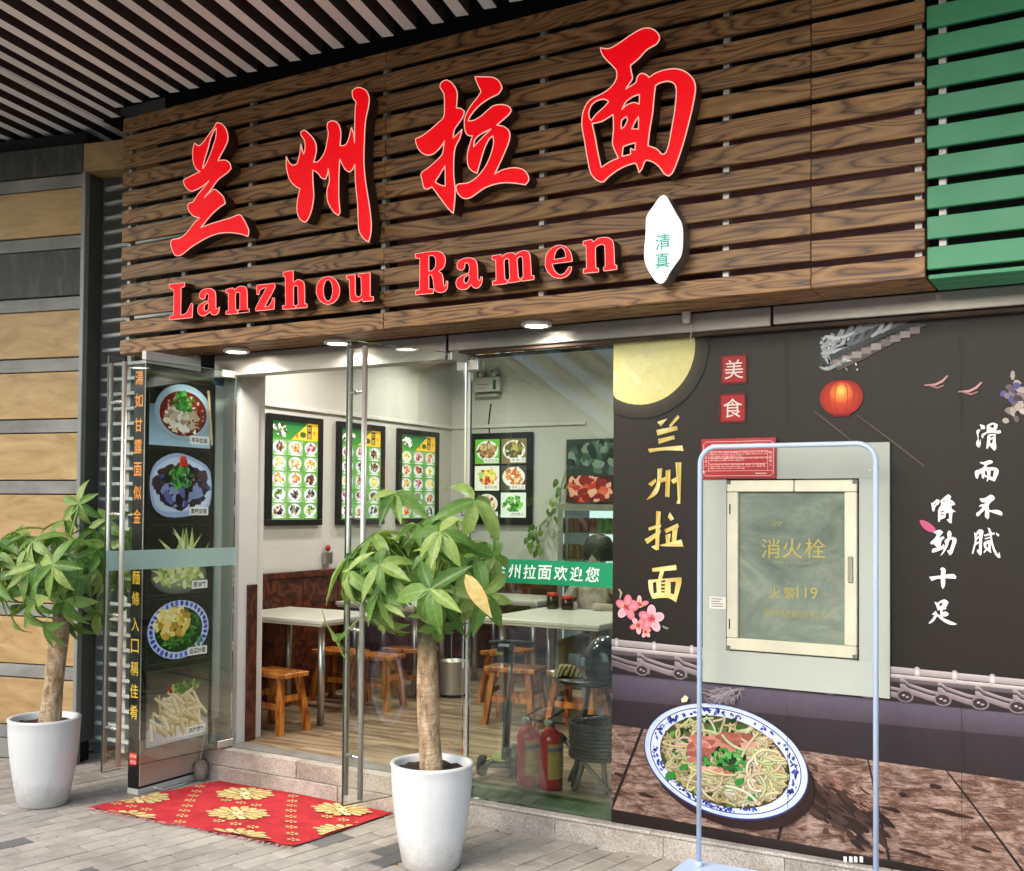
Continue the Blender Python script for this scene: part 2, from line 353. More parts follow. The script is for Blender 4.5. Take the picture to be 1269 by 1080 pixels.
m_floorw = grain('pale_floorboards', [(.05, '#6b5540'), (.4, '#927a5f'), (.9, '#ac9678')], .9, 9, 4, .38, .13)

# ------------------------------------------------------------------ the ground and its pavers
gm = MB(); S = 900
gm.quad((-S, -S, -.014), (S, -S, -.014), (S, S, -.014), (-S, S, -.014))
ground = link('ground', gm.mesh('ground'), m_joint); tag(ground, kind='structure')
PA = R_(10.5); pd = Vector((math.sin(PA), math.cos(PA), 0)); pe = Vector((math.cos(PA), -math.sin(PA), 0)); PW, PL = .107, .214
def proj(p):
    q = Vector(p) - CAM; z = q.dot(fw); return (CX + FPX * q.dot(rt) / z, CY - FPX * q.dot(up) / z, z) if z > .1 else (1e6, 1e6, z)
def paver_mesh(name, g=.0028, h=.013):
    mb = MB(); mb.box((-PW / 2 + g, -PL / 2 + g, -h), (PW / 2 - g, PL / 2 - g, 0), ch=.0025); return mb.mesh(name)
pm = paver_mesh('paver'); pm.materials.append(m_paver); pmd = paver_mesh('paver'); pmd.materials.append(m_paver_dark)
cells = []; dark_xy = [(-3.266, 4.088), (-3.0, 4.09), (-3.93, 3.22), (-4.62, 3.2), (-2.9, 4.11)]
for i in range(-95, 60):
    for j in range(-25, 30):
        c = Vector((-2.7, 4.0, 0)) + pe * (i * PW) + pd * ((j + (.5 if i % 2 else 0)) * PL)
        if c.y > 4.74 or c.y < -1.2 or c.x < -9 or c.x > 3: continue
        u, v, z = proj(c); cells.append((0 if -15 < u < 1285 and v < 1092 and z > 0 and c.y < 4.68 else 1, z, c))
DK = set()
for x, y in dark_xy: DK.add(min(range(len(cells)), key=lambda i: (cells[i][2].x - x) ** 2 + (cells[i][2].y - y) ** 2))
DK = {tuple(cells[i][2]) for i in DK}
cells.sort(key=lambda t: (t[0], t[1])); field = MB()
for n, (out, z, c) in enumerate(cells):
    dk = tuple(c) in DK
    dz = random.uniform(-.0016, .0008)
    if not out and n < 300:
        link('paver', pmd if dk else pm, None, ground, (c.x, c.y, dz), (random.uniform(-.004, .004), random.uniform(-.004, .004), -PA + random.uniform(-.006, .006)))
    else:
        T = Matrix.Translation((c.x, c.y, dz)) @ Matrix.Rotation(-PA, 4, 'Z'); g = .0028
        a = [T @ Vector(p) for p in ((-PW / 2 + g, -PL / 2 + g, 0), (PW / 2 - g, -PL / 2 + g, 0), (PW / 2 - g, PL / 2 - g, 0), (-PW / 2 + g, PL / 2 - g, 0))]; b_ = [p - Vector((0, 0, .013)) for p in a]
        field.add(a + b_, [(0, 1, 2, 3), (0, 4, 5, 1), (1, 5, 6, 2), (2, 6, 7, 3), (3, 7, 4, 0)])
fo = field.obj('paver_field', m_paver, ground); tag(fo, kind='stuff')

# ------------------------------------------------------------------ step, sill, floor
st = thing('entrance_step', (-3.85, 4.72, 0), 'two course granite entrance step under the open glass doors', 'step')
for x0, x1 in ((-4.74, -3.72), (-3.716, -2.985)):
    MB().box((x0, 4.645, -.03), (x1, 4.80, .086), ch=.004).obj('slab', m_granite_pink, st)
for x0, x1 in ((-4.74, -4.02), (-4.017, -2.985)):
    MB().box((x0, 4.655, .0875), (x1, 4.80, .186), ch=.004).obj('slab', m_granite_pink, st)
MB().box((-4.74, 4.715, .1865), (-2.985, 4.83, .192), ch=.002).obj('threshold_strip', m_tile, st)
sl = thing('window_sill', (-1.2, 4.74, 0), 'long speckled grey granite plinth below the window and mural', 'plinth')
xs = [-2.98, -2.42, -1.86, -1.3, -.74, -.18, .4, 1.0]
for a, b_ in zip(xs, xs[1:]):
    MB().box((a, 4.702, -.03), (b_ - .002, 4.90, .098), ch=.002).obj('slab', m_granite, sl)
xs = [-2.98, -1.92, -.86, .2, 1.0]
for a, b_ in zip(xs, xs[1:]):
    MB().box((a, 4.694, .0985), (b_ - .002, 4.768, .113), ch=.003).obj('cap_stone', m_granite, sl)
fl = link('floor', MB().box((-5.4, 4.772, 0.02), (1.0, 8.4, .172)).mesh('floor'), m_slab); tag(fl, kind='structure')
PLK = MB().box((0, 0, .172), (1.196, .137, .19), ch=.0015).mesh('floor_plank'); PLK.materials.append(m_floorw)
for r in range(26):
    y = 4.832 + r * .14; x = -5.4 - (r * .43 % 1.2)
    while x < 1.0:
        if proj((x + 1.2, y, .19))[0] > 250 and proj((x, y, .19))[0] < 800: link('floor_plank', PLK, None, fl, (x, y, 0))
        x += 1.2

# ------------------------------------------------------------------ walls, ceiling of the room
FZ = .19; CZ = 2.98
def struct(name, mb, m): o = link(name, mb.mesh(name), m); return tag(o, kind='structure')
struct('wall_left', MB().box((-5.42, 4.95, 0), (-5.30, 8.42, CZ)), m_white)
struct('wall_back', MB().box((-5.30, 8.20, .0), (1.0, 8.32, CZ)), m_white)
struct('wall_right', MB().box((1.0, 4.76, 0), (1.12, 8.32, 4.4)), m_white)
struct('ceiling', MB().box((-5.42, 4.96, CZ), (1.0, 8.32, CZ + .1)), m_ceil)
struct('bulkhead', MB().box((-5.30, 4.97, 2.455), (1.0, 5.12, CZ - .002)), m_ceil)
struct('facade_wall', MB().box((-5.30, 4.80, 2.41), (1.0, 4.955, 4.4)), m_dark)
struct('wall_front', MB().box((-2.13, 4.765, .1135), (.998, 4.92, 2.408)), m_dark)
struct('wall_corner', MB().box((-4.80, 4.79, 0), (-4.60, 4.945, 2.405)).box((-9.4, 4.95, 0), (-4.62, 5.02, 4.29)), m_white)
wd = thing('wainscot', (-5.28, 6.6, FZ), 'dark reddish wood wainscot along the left dining room wall', 'wainscot')
y = 4.97
while y < 8.19:
    MB().box((-5.298, y, FZ), (-5.28, min(y + .395, 8.198), 1.08), ch=.002).obj('panel', m_wain, wd); y += .4
MB().box((-5.298, 4.97, 1.081), (-5.265, 8.198, 1.13), ch=.004).obj('rail', m_wain, wd)
MB().box((-4.602, 4.86, FZ + .002), (-4.585, 4.94, 1.13), ch=.003).obj('post', m_wain, wd)
bw = thing('wainscot', (-4.2, 8.19, FZ), 'dark wood wainscot low on the back dining room wall', 'wainscot')
x = -5.262
while x < -2.6:
    MB().box((x, 8.18, FZ), (x + .395, 8.198, 1.08), ch=.002).obj('panel', m_wain, bw); x += .4
dr = thing('dado_rail', (-5.29, 6.6, 2.3), 'thin white moulding along the wall above the menus', 'moulding')
MB().box((-5.298, 5.02, 2.315), (-5.282, 8.198, 2.345), ch=.003).obj('rail', m_ceil, dr)
MB().box((-5.281, 8.184, 2.315), (-3.95, 8.198, 2.345), ch=.003).obj('rail', m_ceil, dr)

# ------------------------------------------------------------------ canopy with ceiling slats
cn = link('canopy_ceiling', MB().box((-9.5, 1.8, 4.3), (3, 5.6, 4.42)).mesh('canopy_ceiling'), M('canopy_soffit', '#241f1d', .9)); tag(cn, kind='structure')
SA = R_(12.5); SL = 2.6
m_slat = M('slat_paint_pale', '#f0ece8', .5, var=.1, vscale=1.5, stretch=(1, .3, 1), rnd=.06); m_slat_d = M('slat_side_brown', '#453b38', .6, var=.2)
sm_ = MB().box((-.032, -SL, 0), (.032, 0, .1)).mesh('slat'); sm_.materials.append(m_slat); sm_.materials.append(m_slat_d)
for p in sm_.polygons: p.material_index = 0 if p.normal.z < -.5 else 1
x = -8.2
while x < 1.6:
    ye = 4.345 if x > -5.25 else (4.44 if x > -5.6 else 4.487 + (x + 5.645) * math.tan(SA) + .55)
    ye += random.uniform(-.012, .012)
    link('slat', sm_, None, cn, (x, ye, 3.975 + random.uniform(-.004, .004)), (0, 0, SA + random.uniform(-.004, .004))); x += .151
for yy in (3.6, 2.4):
    MB().box((-8, yy, 4.076), (2, yy + .04, 4.12)).obj('carrier_bar', m_slat_d, cn)

# ------------------------------------------------------------------ stone wall at the left
sw = thing('stone_wall', (-5.645, 4.487, 0), 'wall of tan and dark stone panels with grey bands at far left', 'wall', rz=SA)
m_tan = patchy('tan_travertine', [(.25, '#8d7046'), (.45, '#ad8d5c'), (.6, '#b89969'), (.8, '#c7ad7e')], 2.6, (1, 1, 4), .5, .1, .07, 7, 1.2)
m_band = patchy('grey_stone_band', [(.3, '#82827d'), (.7, '#a5a49d')], 3, (1, 1, 3), .55, .1, .06, streak=(2, 2, 1))
m_dstone = patchy('dark_slate', [(.3, '#2f2f2c'), (.55, '#454540'), (.75, '#6d6b63')], 5, (3, 3, 1), .6, .2, .04, 9, .8)
def loc_box(name, a, b, m, root, ch=.003): return link(name, MB().box(a, b, ch=ch).mesh(name), m, root)
loc_box('backing', (-3, .0, 0), (-.001, .12, 3.95), m_dark, sw)
z = 3.592; rows = []
for i in range(10):
    rows.append((z - .297, z, 'd' if i == 1 else 't')); rows.append((z - .385, z - .297, 'b')); z -= .385
rows = [r for r in rows if r[0] > -.02] + [(3.592, 3.68, 'b'), (3.68, 3.868, 'd'), (0, .127, 'b')]
for a, b_, k in rows:
    if b_ < .2 and k == 't': continue
    for x0, x1 in ((-2.9, -1.503), (-1.5, -.002)):
        loc_box('panel', (x0, -.034 if k != 'b' else -.026, a + .0035), (x1, 0, b_ - .0035), {'t': m_tan, 'b': m_band, 'd': m_dstone}[k], sw)
loc_box('corner_trim', (.0, -.045, 0), (.03, .0, 3.68), M('grey_corner_metal', '#8f918e', .45, .3, .12, 3), sw)
loc_box('return_panel', (.0, .001, .13), (.028, .13, 3.68), M('dark_return_panel', '#4a4c48', .6, var=.15), sw)
loc_box('head_stone', (.002, -.034, 3.684), (.55, .12, 3.862), m_tan, sw)
lv = thing('louvre_screen', (-5.2, 4.70, 0), 'grey metal louvre of horizontal blades beside the stone wall', 'louvre')
BL = MB().box((0, 0, 0), (.845, .035, .021), ch=.003).mesh('blade'); m_lv = M('louvre_grey_metal', '#d6d8d2', .5, .1, .1, 4); BL.materials.append(m_lv)
for i in range(38): link('blade', BL, None, lv, Vector((-5.665, 4.64, .12 + i * .0945)) - lv.location)
for xx in (-5.47, -5.0): MB().box((xx, 4.677, .05), (xx + .035, 4.71, 3.66), ch=.003).obj('post', m_lv, lv)
MB().box((-5.75, 4.90, 0), (-4.83, 4.948, 3.9)).obj('back_panel', M('louvre_backing', '#3b3a36', .8), lv)

# ------------------------------------------------------------------ timber fascia
fa = thing('timber_fascia', (-2.94, 4.41, 2.5), 'brown timber slat fascia behind the red shop sign', 'fascia')
SX = [-5.212, -3.262, -1.114, -.676]; PT = .1115
for i in range(13):
    z = 2.505 + i * PT
    for a, b_ in zip(SX, SX[1:]):
        j = random.uniform(-.002, .002)
        o = link('plank', MB().box((-(b_ - a) / 2 + .001, 0, 0), ((b_ - a) / 2 - .001, .024, .084), ch=.003).mesh('plank'), m_fascia, fa, Vector(((a + b_) / 2, 4.40 + j, z + j)) - fa.location, (0, random.uniform(-.0012, .0012), 0))
for xx in (-5.175, -4.203, -3.285, -2.371, -1.48, -.705): MB().box((xx - .013, 4.4265, 2.53), (xx + .013, 4.462, 3.93)).obj('post', m_clip, fa)
for i, yy in enumerate((4.428, 4.512, 4.596)):
    for a, b_ in zip(SX, SX[1:]): MB().box((a + .001, yy, 2.503), (b_ - .001, yy + .076, 2.521), ch=.003).obj('soffit_plank', m_fascia, fa)
MB().box((-5.2, 4.70, 2.55), (-.68, 4.72, 3.93)).obj('backing', m_dark, fa)
MB().box((-5.2, 4.48, 3.85), (-.68, 4.69, 3.88)).obj('top_closer', m_dark, fa)
op = single('old_sign_panel', MB().box((-3.35, 4.64, 2.60), (-.70, 4.66, 3.32)), M('dark_red_panel', '#5a0f16', .5, var=.2), 'dark red panel glimpsed through the gaps of the timber slats', 'panel')
gf = thing('green_fascia', (.1, 4.41, 2.53), 'green painted slat fascia of the neighbouring shop at top right', 'fascia')
for i in range(13):
    link('plank', MB().box((-.8, 0, 0), (.8, .024, .086), ch=.003).mesh('plank'), m_green, gf, Vector((.132, 4.388, 2.533 + i * .1172)) - gf.location)
for xx in (-.615, .35): MB().box((xx - .013, 4.413, 2.55), (xx + .013, 4.45, 4.0)).obj('post', m_clip, gf)
for yy in (4.416, 4.50, 4.584): MB().box((-.668, yy, 2.50), (.93, yy + .076, 2.518), ch=.003).obj('soffit_plank', m_green, gf)
MB().box((-.66, 4.70, 2.55), (.93, 4.72, 4.05)).obj('backing', m_dark, gf)

# ------------------------------------------------------------------ steel lintel above the shop front
bm_ = thing('steel_lintel', (-2, 4.7, 2.4), 'weathered steel lintel beam between the timber soffit and shop front', 'beam')
for a, b_, z0 in ((-4.72, -3.07, 2.372), (-3.055, -1.362, 2.415), (-1.352, .95, 2.42)):
    MB().box((a, 4.685, z0), (b_, 4.78, 2.502), ch=.004).obj('casing', m_steel, bm_)
MB().box((-3.0, 4.70, 2.398), (.95, 4.745, 2.414)).obj('track', M('rusty_track', '#4a382a', .7, var=.3), bm_)

# ------------------------------------------------------------------ red sign characters and letters
YF = 4.315                                     # front face of the sign letters, 8 cm proud of the slats
m_red = M('red_acrylic_face', '#c80014', .45, var=.06, vscale=5, spec=.25); m_red = m_red
_n = m_red.node_tree.nodes['Principled BSDF']; _n.inputs['Emission Color'].default_value = lin('#ff0010'); _n.inputs['Emission Strength'].default_value = .2
m_rim = emit_mat('pale_pink_letter_edge', '#ffb9a6', .22, '#e8b8a8')
m_side = M('dark_letter_return', '#3a2620', .45, .2, .2)
def zc(o, k): return lambda p: (o[0] + p[0] / k, o[1] + p[1] / k)
def to_xz(P, fn):
    out = []
    for p in P: q = at(*fn(p), Y=YF); out.append((q.x, q.z))
    return out
CH = {
 'orchid': ('red brush-script character 兰 at the left of the sign', zc((200, 145), 6.0), [
  [(410,45),(440,48),(470,75),(490,120),(493,175),(470,230),(440,285),(420,328),(450,322),(485,325),(510,350),(517,385),(490,415),(450,445),(415,475),(375,530),(318,603),(390,540),(430,565),(460,595),(475,645),(430,675),(370,730),(320,790),(292,824),(370,795),(450,770),(520,750),(580,728),(615,770),(640,820),(650,850),(642,890),(590,872),(520,862),(440,865),(370,885),(300,920),(220,970),(150,1025),(105,1032),(85,1000),(68,945),(80,915),(140,900),(190,860),(235,800),(285,750),(240,740),(205,700),(195,660),(210,640),(235,632),(270,580),(320,520),(355,475),(300,520),(240,550),(210,550),(175,515),(162,475),(180,460),(240,430),(290,405),(265,395),(240,350),(232,290),(236,230),(248,195),(278,215),(310,190),(350,135),(385,90)],
  [(408,82),(405,150),(380,230),(350,310),(320,370),(306,384),(320,320),(345,240),(365,160),(390,105)]]),
 'state': ('red brush-script character 州, second from the left on the sign', zc((345, 100), 5.146), [
  [(50,485),(70,525),(95,540),(120,530),(135,470),(143,405),(152,445),(162,470),(170,430),(165,380),(145,350),(142,330),(165,317),(195,340),(225,375),(240,410),(240,460),(225,520),(255,515),(285,475),(300,440),(312,380),(318,330),(310,300),(315,270),(340,257),(370,265),(390,295),(398,340),(392,415),(425,412),(445,380),(465,300),(478,335),(486,400),(487,250),(490,170),(495,140),(475,110),(470,70),(490,50),(520,45),(560,65),(578,110),(575,160),(555,260),(548,380),(545,520),(555,640),(580,800),(592,910),(588,980),(575,1030),(545,1010),(515,960),(508,880),(505,790),(492,660),(487,535),(470,570),(450,583),(425,565),(405,530),(391,500),(385,620),(385,750),(392,840),(380,860),(345,830),(315,770),(310,700),(325,640),(318,560),(312,600),(300,628),(275,622),(250,590),(218,570),(220,650),(225,740),(210,830),(185,890),(165,903),(135,880),(118,830),(122,760),(138,690),(110,675),(75,640),(58,590),(50,540)]]),
 'pull': ('red brush-script character 拉, third from the left on the sign', zc((510, 85), 5.684), [
  [(200,130),(210,100),(245,82),(280,100),(310,140),(322,180),(315,280),(340,280),(372,300),(360,345),(325,395),(300,435),(294,490),(320,465),(355,430),(340,490),(310,550),(298,620),(297,760),(305,830),(305,920),(293,1022),(260,990),(200,910),(145,835),(110,850),(85,835),(75,790),(65,750),(75,730),(130,690),(185,640),(215,605),(225,560),(232,510),(215,540),(180,580),(140,608),(90,605),(50,570),(30,520),(28,495),(75,475),(140,425),(190,380),(225,345),(232,270),(228,180),(215,155)],
  [(235,685),(238,830),(200,820),(165,800),(200,745)],
  [(445,58),(520,60),(580,65),(620,95),(637,140),(610,180),(560,205),(490,250),(440,300),(405,350),(400,370),(440,365),(490,335),(535,295),(580,262),(640,255),(685,268),(703,295),(685,325),(640,365),(600,400),(650,410),(685,440),(692,490),(665,570),(625,660),(585,745),(640,715),(720,700),(780,710),(815,745),(825,785),(800,820),(740,810),(660,805),(590,815),(520,840),(460,880),(410,912),(365,915),(325,880),(312,830),(330,815),(400,805),(460,765),(520,690),(560,600),(578,520),(572,475),(545,500),(515,560),(490,640),(462,738),(430,725),(400,690),(392,620),(405,550),(430,475),(395,470),(375,430),(372,370),(385,320),(420,260),(460,210),(490,165),(465,110)],
  [(437,552),(445,505),(475,472),(530,440),(560,428),(515,470)]]),
 'noodle': ('red brush-script character 面 at the right of the sign', zc((710, 30), 5.269), [
  [(180,155),(235,160),(300,125),(380,70),(450,32),(500,27),(545,50),(565,90),(545,130),(480,170),(430,225),(375,270),(380,310),(388,355),(360,400),(345,425),(385,400),(412,380),(420,345),(450,322),(485,335),(495,350),(540,320),(610,297),(680,293),(740,315),(785,360),(800,420),(785,520),(755,650),(720,780),(680,900),(650,970),(625,992),(600,980),(560,930),(520,900),(480,888),(465,905),(450,945),(432,970),(420,930),(405,910),(350,925),(290,955),(230,1000),(195,1032),(150,1015),(115,970),(95,880),(75,760),(58,660),(65,580),(90,520),(120,490),(180,460),(240,420),(280,365),(285,310),(260,275),(210,225),(185,185)],
  [(107,610),(105,570),(125,525),(165,497),(210,492),(233,508),(195,550),(150,590),(120,632)],
  [(125,650),(190,635),(262,590),(265,680),(258,780),(275,830),(298,875),(240,900),(185,937),(165,850),(145,740)],
  [(320,560),(345,510),(390,475),(435,460),(432,525),(400,512),(350,530)], [(315,685),(318,630),(350,605),(355,630),(335,670)], [(385,685),(405,640),(428,605),(428,685)],
  [(320,865),(328,800),(370,785),(408,775),(405,825),(375,812),(378,850)],
  [(540,400),(580,380),(630,375),(665,395),(675,440),(665,560),(645,680),(625,790),(605,840),(582,850),(545,815),(490,795),(500,700),(520,580),(530,470)]])}
zl, zr = zc((200, 320), 4.532), zc((500, 280), 4.532)
def ellp(cx, cy, rx, ry, n=20, t=0.0): return [(cx + rx * math.cos(k * 2 * math.pi / n) + t * math.sin(k * 2 * math.pi / n), cy + ry * math.sin(k * 2 * math.pi / n)) for k in range(n)]
LT = [
 ('capital L of the red Latin sign line', zl, [[(42,148),(130,138),(130,160),(110,168),(108,320),(135,312),(155,280),(165,255),(176,258),(172,335),(45,347),(48,325),(68,320),(70,180),(48,170)]]),
 ('letter a beside the capital L of the red sign', zl, [[(212,220),(215,195),(240,175),(275,172),(298,185),(305,215),(306,280),(315,285),(325,275),(323,300),(308,318),(285,318),(272,300),(250,320),(225,325),(207,310),(203,285),(215,262),(262,240),(265,215),(258,198),(248,205),(245,225),(228,232)], [(263,250),(263,285),(250,300),(240,290),(243,265)]]),
 ('letter n in the first word of the red sign', zl, [[(362,178),(400,168),(412,180),(435,160),(465,160),(480,180),(482,285),(492,285),(493,303),(430,310),(428,292),(440,288),(440,195),(425,192),(415,205),(417,292),(430,295),(430,312),(362,317),(362,298),(376,295),(376,198),(362,195)]]),
 ('letter z in the first word of the red sign', zl, [[(535,152),(635,142),(637,165),(578,275),(600,270),(620,245),(622,225),(635,225),(632,288),(530,298),(530,278),(590,168),(570,170),(550,185),(548,205),(535,205)]]),
 ('letter h in the first word of the red sign', zl, [[(683,80),(740,70),(740,140),(762,122),(785,125),(802,145),(805,258),(818,258),(818,278),(757,283),(757,265),(768,262),(765,160),(752,155),(742,165),(742,265),(755,268),(752,285),(680,288),(680,268),(697,265),(695,105),(683,102)]]),
 ('round letter o in the first word of the red sign', zl, [ellp(935, 182, 66, 78), ellp(935, 182, 26, 60)]),
 ('letter u ending the first word of the red sign', zl, [[(1040,98),(1088,92),(1090,205),(1105,220),(1122,205),(1120,108),(1105,105),(1105,90),(1172,82),(1172,215),(1190,218),(1190,240),(1130,245),(1128,228),(1105,245),(1080,245),(1060,230),(1055,120),(1040,118)]]),
 ('capital R of the red Latin sign line', zr, [[(65,158),(180,142),(220,155),(235,190),(225,235),(195,255),(218,275),(225,335),(235,338),(240,310),(248,312),(245,350),(230,370),(200,375),(175,360),(165,300),(155,275),(142,278),(142,355),(168,355),(168,380),(68,388),(68,365),(90,360),(92,185),(68,180)], [(142,170),(165,168),(180,190),(178,230),(160,252),(142,254)]]),
 ('letter a beside the capital R of the red sign', zr, [[(302,235),(305,205),(335,185),(375,180),(405,195),(415,230),(418,300),(428,310),(435,285),(443,290),(438,325),(420,348),(395,348),(380,330),(355,355),(325,358),(300,345),(295,315),(310,290),(365,265),(370,235),(360,210),(345,210),(340,240),(320,250)], [(367,275),(367,305),(352,325),(340,315),(343,290)]]),
 ('wide letter m of the red sign', zr, [[(497,170),(545,160),(552,175),(580,155),(615,152),(628,165),(655,145),(690,140),(710,165),(718,280),(733,280),(733,302),(665,312),(663,292),(672,288),(668,180),(655,172),(637,185),(645,292),(655,295),(655,312),(590,322),(588,302),(597,298),(592,190),(578,185),(565,198),(570,300),(582,305),(582,325),(500,335),(500,312),(520,308),(518,195),(497,190)]]),
 ('letter e of the red sign', zr, [[(948,200),(835,215),(850,255),(880,275),(905,265),(930,230),(945,232),(935,265),(905,290),(870,295),(830,280),(800,240),(797,190),(812,145),(850,115),(890,110),(925,130),(942,160)], [(845,190),(912,178),(905,140),(885,120),(862,135),(850,160)]]),
 ('last letter n of the red sign, beside the white lozenge', zr, [[(1008,88),(1055,78),(1065,92),(1095,70),(1140,65),(1170,80),(1180,110),(1185,218),(1198,222),(1198,245),(1125,255),(1122,235),(1133,230),(1130,115),(1115,105),(1090,112),(1078,125),(1080,235),(1095,240),(1095,260),(1010,268),(1010,245),(1028,240),(1025,112),(1010,108)]])]
def sign_glyph(name, label, cat, group, fn, polys, rim):
    PP = [smooth_poly(to_xz(P, fn)) for P in polys]
    xs = [p[0] for P in PP for p in P]; zs = [p[1] for P in PP for p in P]
    t = thing(name, ((min(xs) + max(xs)) / 2, YF + .04, min(zs)), label, cat, group)
    solid_outline('face', PP, YF, .006, m_red, t)
    mb = MB()
    for P in PP: mb.tube([(a, YF + .001, b) for a, b in P + P[:2]], rim, 6, False)
    mb.obj('edge_trim', m_rim, t)
    solid_outline('return', PP, YF + .0062, .072, m_side, t)
    return t
for k, (lb, fn, polys) in CH.items(): sign_glyph('sign_character', lb, 'sign character', 'red brush-script sign characters', fn, polys, .0029)
for lb, fn, polys in LT: sign_glyph('sign_letter', lb, 'sign letter', 'red Latin sign letters', fn, polys, .0017)
# white lozenge light box
z7 = zc((780, 230), 8.31)
hp = [smooth_poly(to_xz([(340,98),(375,102),(400,135),(440,210),(490,300),(535,380),(552,470),(548,640),(530,730),(470,820),(415,900),(375,975),(340,1010),(300,1012),(260,985),(215,920),(170,840),(148,750),(148,640),(160,520),(165,350),(185,290),(240,210),(300,125)], z7))]
hc = at(*z7((350, 1010)), Y=YF); hs = thing('lozenge_lightbox', (hc.x, YF + .04, hc.z), 'glowing white lozenge sign with two pale green characters', 'light sign')
solid_outline('face', hp, YF, .008, emit_mat('lit_white_face', '#ffffff', .32), hs, -.003)
solid_outline('shell', hp, YF + .006, .078, M('grey_sign_shell', '#6f6a66', .4, .5, .1), hs, 0)
p = Print((0, YF - .0005, 0)); pc = lambda u, v: (at(u, v, Y=YF).x, at(u, v, Y=YF).z)
m_teal = emit_mat('pale_green_lettering', '#3aa892', .05)
p.text('清', *pc(821.5, 300), .07, '#7fe3cf', bold=.02); p.text('真', *pc(821, 323), .07, '#7fe3cf', bold=.02); p.obj('lettering', m_teal, hs)

# ------------------------------------------------------------------ soffit downlights, sensor
DARKBG = 0
m_lamp = emit_mat('lit_lamp_lens', '#fff6e6', 5.0); m_ring = M('white_lamp_ring', '#d8d4cd', .4)
def downlight(x, y, z, label, group, power=2.5, r=.068, light=True):
    t = thing('downlight', (x, y, z), label, 'downlight', group)
    MB().lathe([(r * .8, -.008), (r, -.012), (r * 1.12, -.006), (r * 1.12, .012), (r * .8, .014)], (x, y, z), 28).obj('ring', m_ring, t)
    MB().lathe([(.0005, -.009), (r * .8, -.0085), (r * .8, .002)], (x, y, z), 24).obj('lens', m_lamp, t)
    if light:
        ld = bpy.data.lights.new('lamp_light', 'AREA'); ld.shape = 'DISK'; ld.size = r * 1.6; ld.energy = power; ld.color = (1, .95, .86); ld.spread = R_(150)
        lo = bpy.data.objects.new('lamp_light', ld); COL.objects.link(lo); lo.parent = t; lo.location = (0, 0, -.016)
for (u, v), lb in (((670, 404), 'lit round downlight under the soffit above the window'), ((430, 427), 'lit round downlight under the soffit above the door pulls'), ((293, 435), 'lit round downlight under the soffit above the poster lightbox')):
    q = at(u, v, Z=2.49); downlight(q.x, min(q.y, 4.56), 2.49, lb, 'soffit downlights')
q = at(851, 393, Y=4.66); sn = thing('sensor', (q.x, 4.655, q.z), 'small white sensor hanging on a wire from the steel lintel', 'sensor')
MB().lathe([(.0005, -.03), (.016, -.028), (.02, -.012), (.02, .02), (.012, .03), (.0005, .031)], (q.x, 4.655, q.z), 16, M=None).obj('housing', m_ring, sn)
MB().box((q.x - .012, 4.66, q.z + .025), (q.x + .012, 4.684, q.z + .055)).obj('bracket', m_ring, sn)
MB().tube([(q.x + .012, 4.66, q.z - .01), (q.x + .02, 4.675, q.z - .05), (q.x + .012, 4.68, q.z - .09), (q.x + .016, 4.682, q.z - .13)], .002, 6).obj('cord', m_ring, sn)

# ------------------------------------------------------------------ glass doors
def bar_pair(name, root, M4, x, n_off, z0, z1):
    """two upright pull bars either side of the glass, with standoffs"""
    h = link(name, MB().tube([(x, -n_off, z0), (x, -n_off, z1)], .0135, 14).mesh(name), m_chrome, root)
    h2 = link(name, MB().tube([(x, n_off, z0), (x, n_off, z1)], .0135, 14).mesh(name), m_chrome, root)
    for zz in (z0 + (z1 - z0) * .09, z0 + (z1 - z0) * .37, z0 + (z1 - z0) * .62, z0 + (z1 - z0) * .9):
        link('standoff', MB().tube([(x, -n_off + .005, zz), (x, n_off - .005, zz)], .007, 10).tube([(x, -.02, zz), (x, .02, zz)], .012, 12).mesh('standoff'), m_chrome, root)
def glass_door(hinge, free, label, band):
    d = Vector((free[0] - hinge[0], free[1] - hinge[1], 0)); w = d.length; rz = math.atan2(d.y, d.x)
    t = thing('glass_door', (hinge[0], hinge[1], .2), label, 'glass door', 'frameless glass doors', rz)
    z1 = 2.195
    link('pane', MB().box((.012, -.005, 0), (w, .005, z1)).mesh('pane'), m_glass, t)
    link('edge', MB().box((w + .0003, -.0052, 0), (w + .0035, .0052, z1)).mesh('edge'), m_edge, t)
    link('edge', MB().box((.02, -.0052, z1 + .0003), (w, .0052, z1 + .0025)).mesh('edge'), m_edge, t)
    link('edge', MB().box((.02, -.0052, -.0025), (w, .0052, -.0003)).mesh('edge'), m_edge, t)
    for z in (z1 - .035, 0.0):
        link('hinge_clamp', MB().box((.006, -.013, z - .002), (.12, .013, z + .04), ch=.003).mesh('hinge_clamp'), m_chrome, t)
    bar_pair('pull_bar', t, None, w - .055, .062, .03, z1 - .03)
    band(t, w); return t
m_frost, N_, L_, b_ = nodes('frosted_pale_blue_film'); b_.inputs['Base Color'].default_value = lin('#cdf2ee'); b_.inputs['Roughness'].default_value = .5
_t = N_.new('ShaderNodeBsdfTranslucent'); _t.inputs[0].default_value = lin('#e0f4f2'); _x = N_.new('ShaderNodeMixShader'); _x.inputs[0].default_value = .6; L_.new(b_.outputs[0], _x.inputs[1]); L_.new(_t.outputs[0], _x.inputs[2]); L_.new(_x.outputs[0], N_['Material Output'].inputs[0])
def frost_band(t, w): link('film_band', MB().quad((0, .0062, 1.055), (w, .0062, 1.055), (w, .0062, 1.16), (0, .0062, 1.16)).mesh('film_band'), m_frost, t)
m_gband = print_mat('green_vinyl_band', .4)
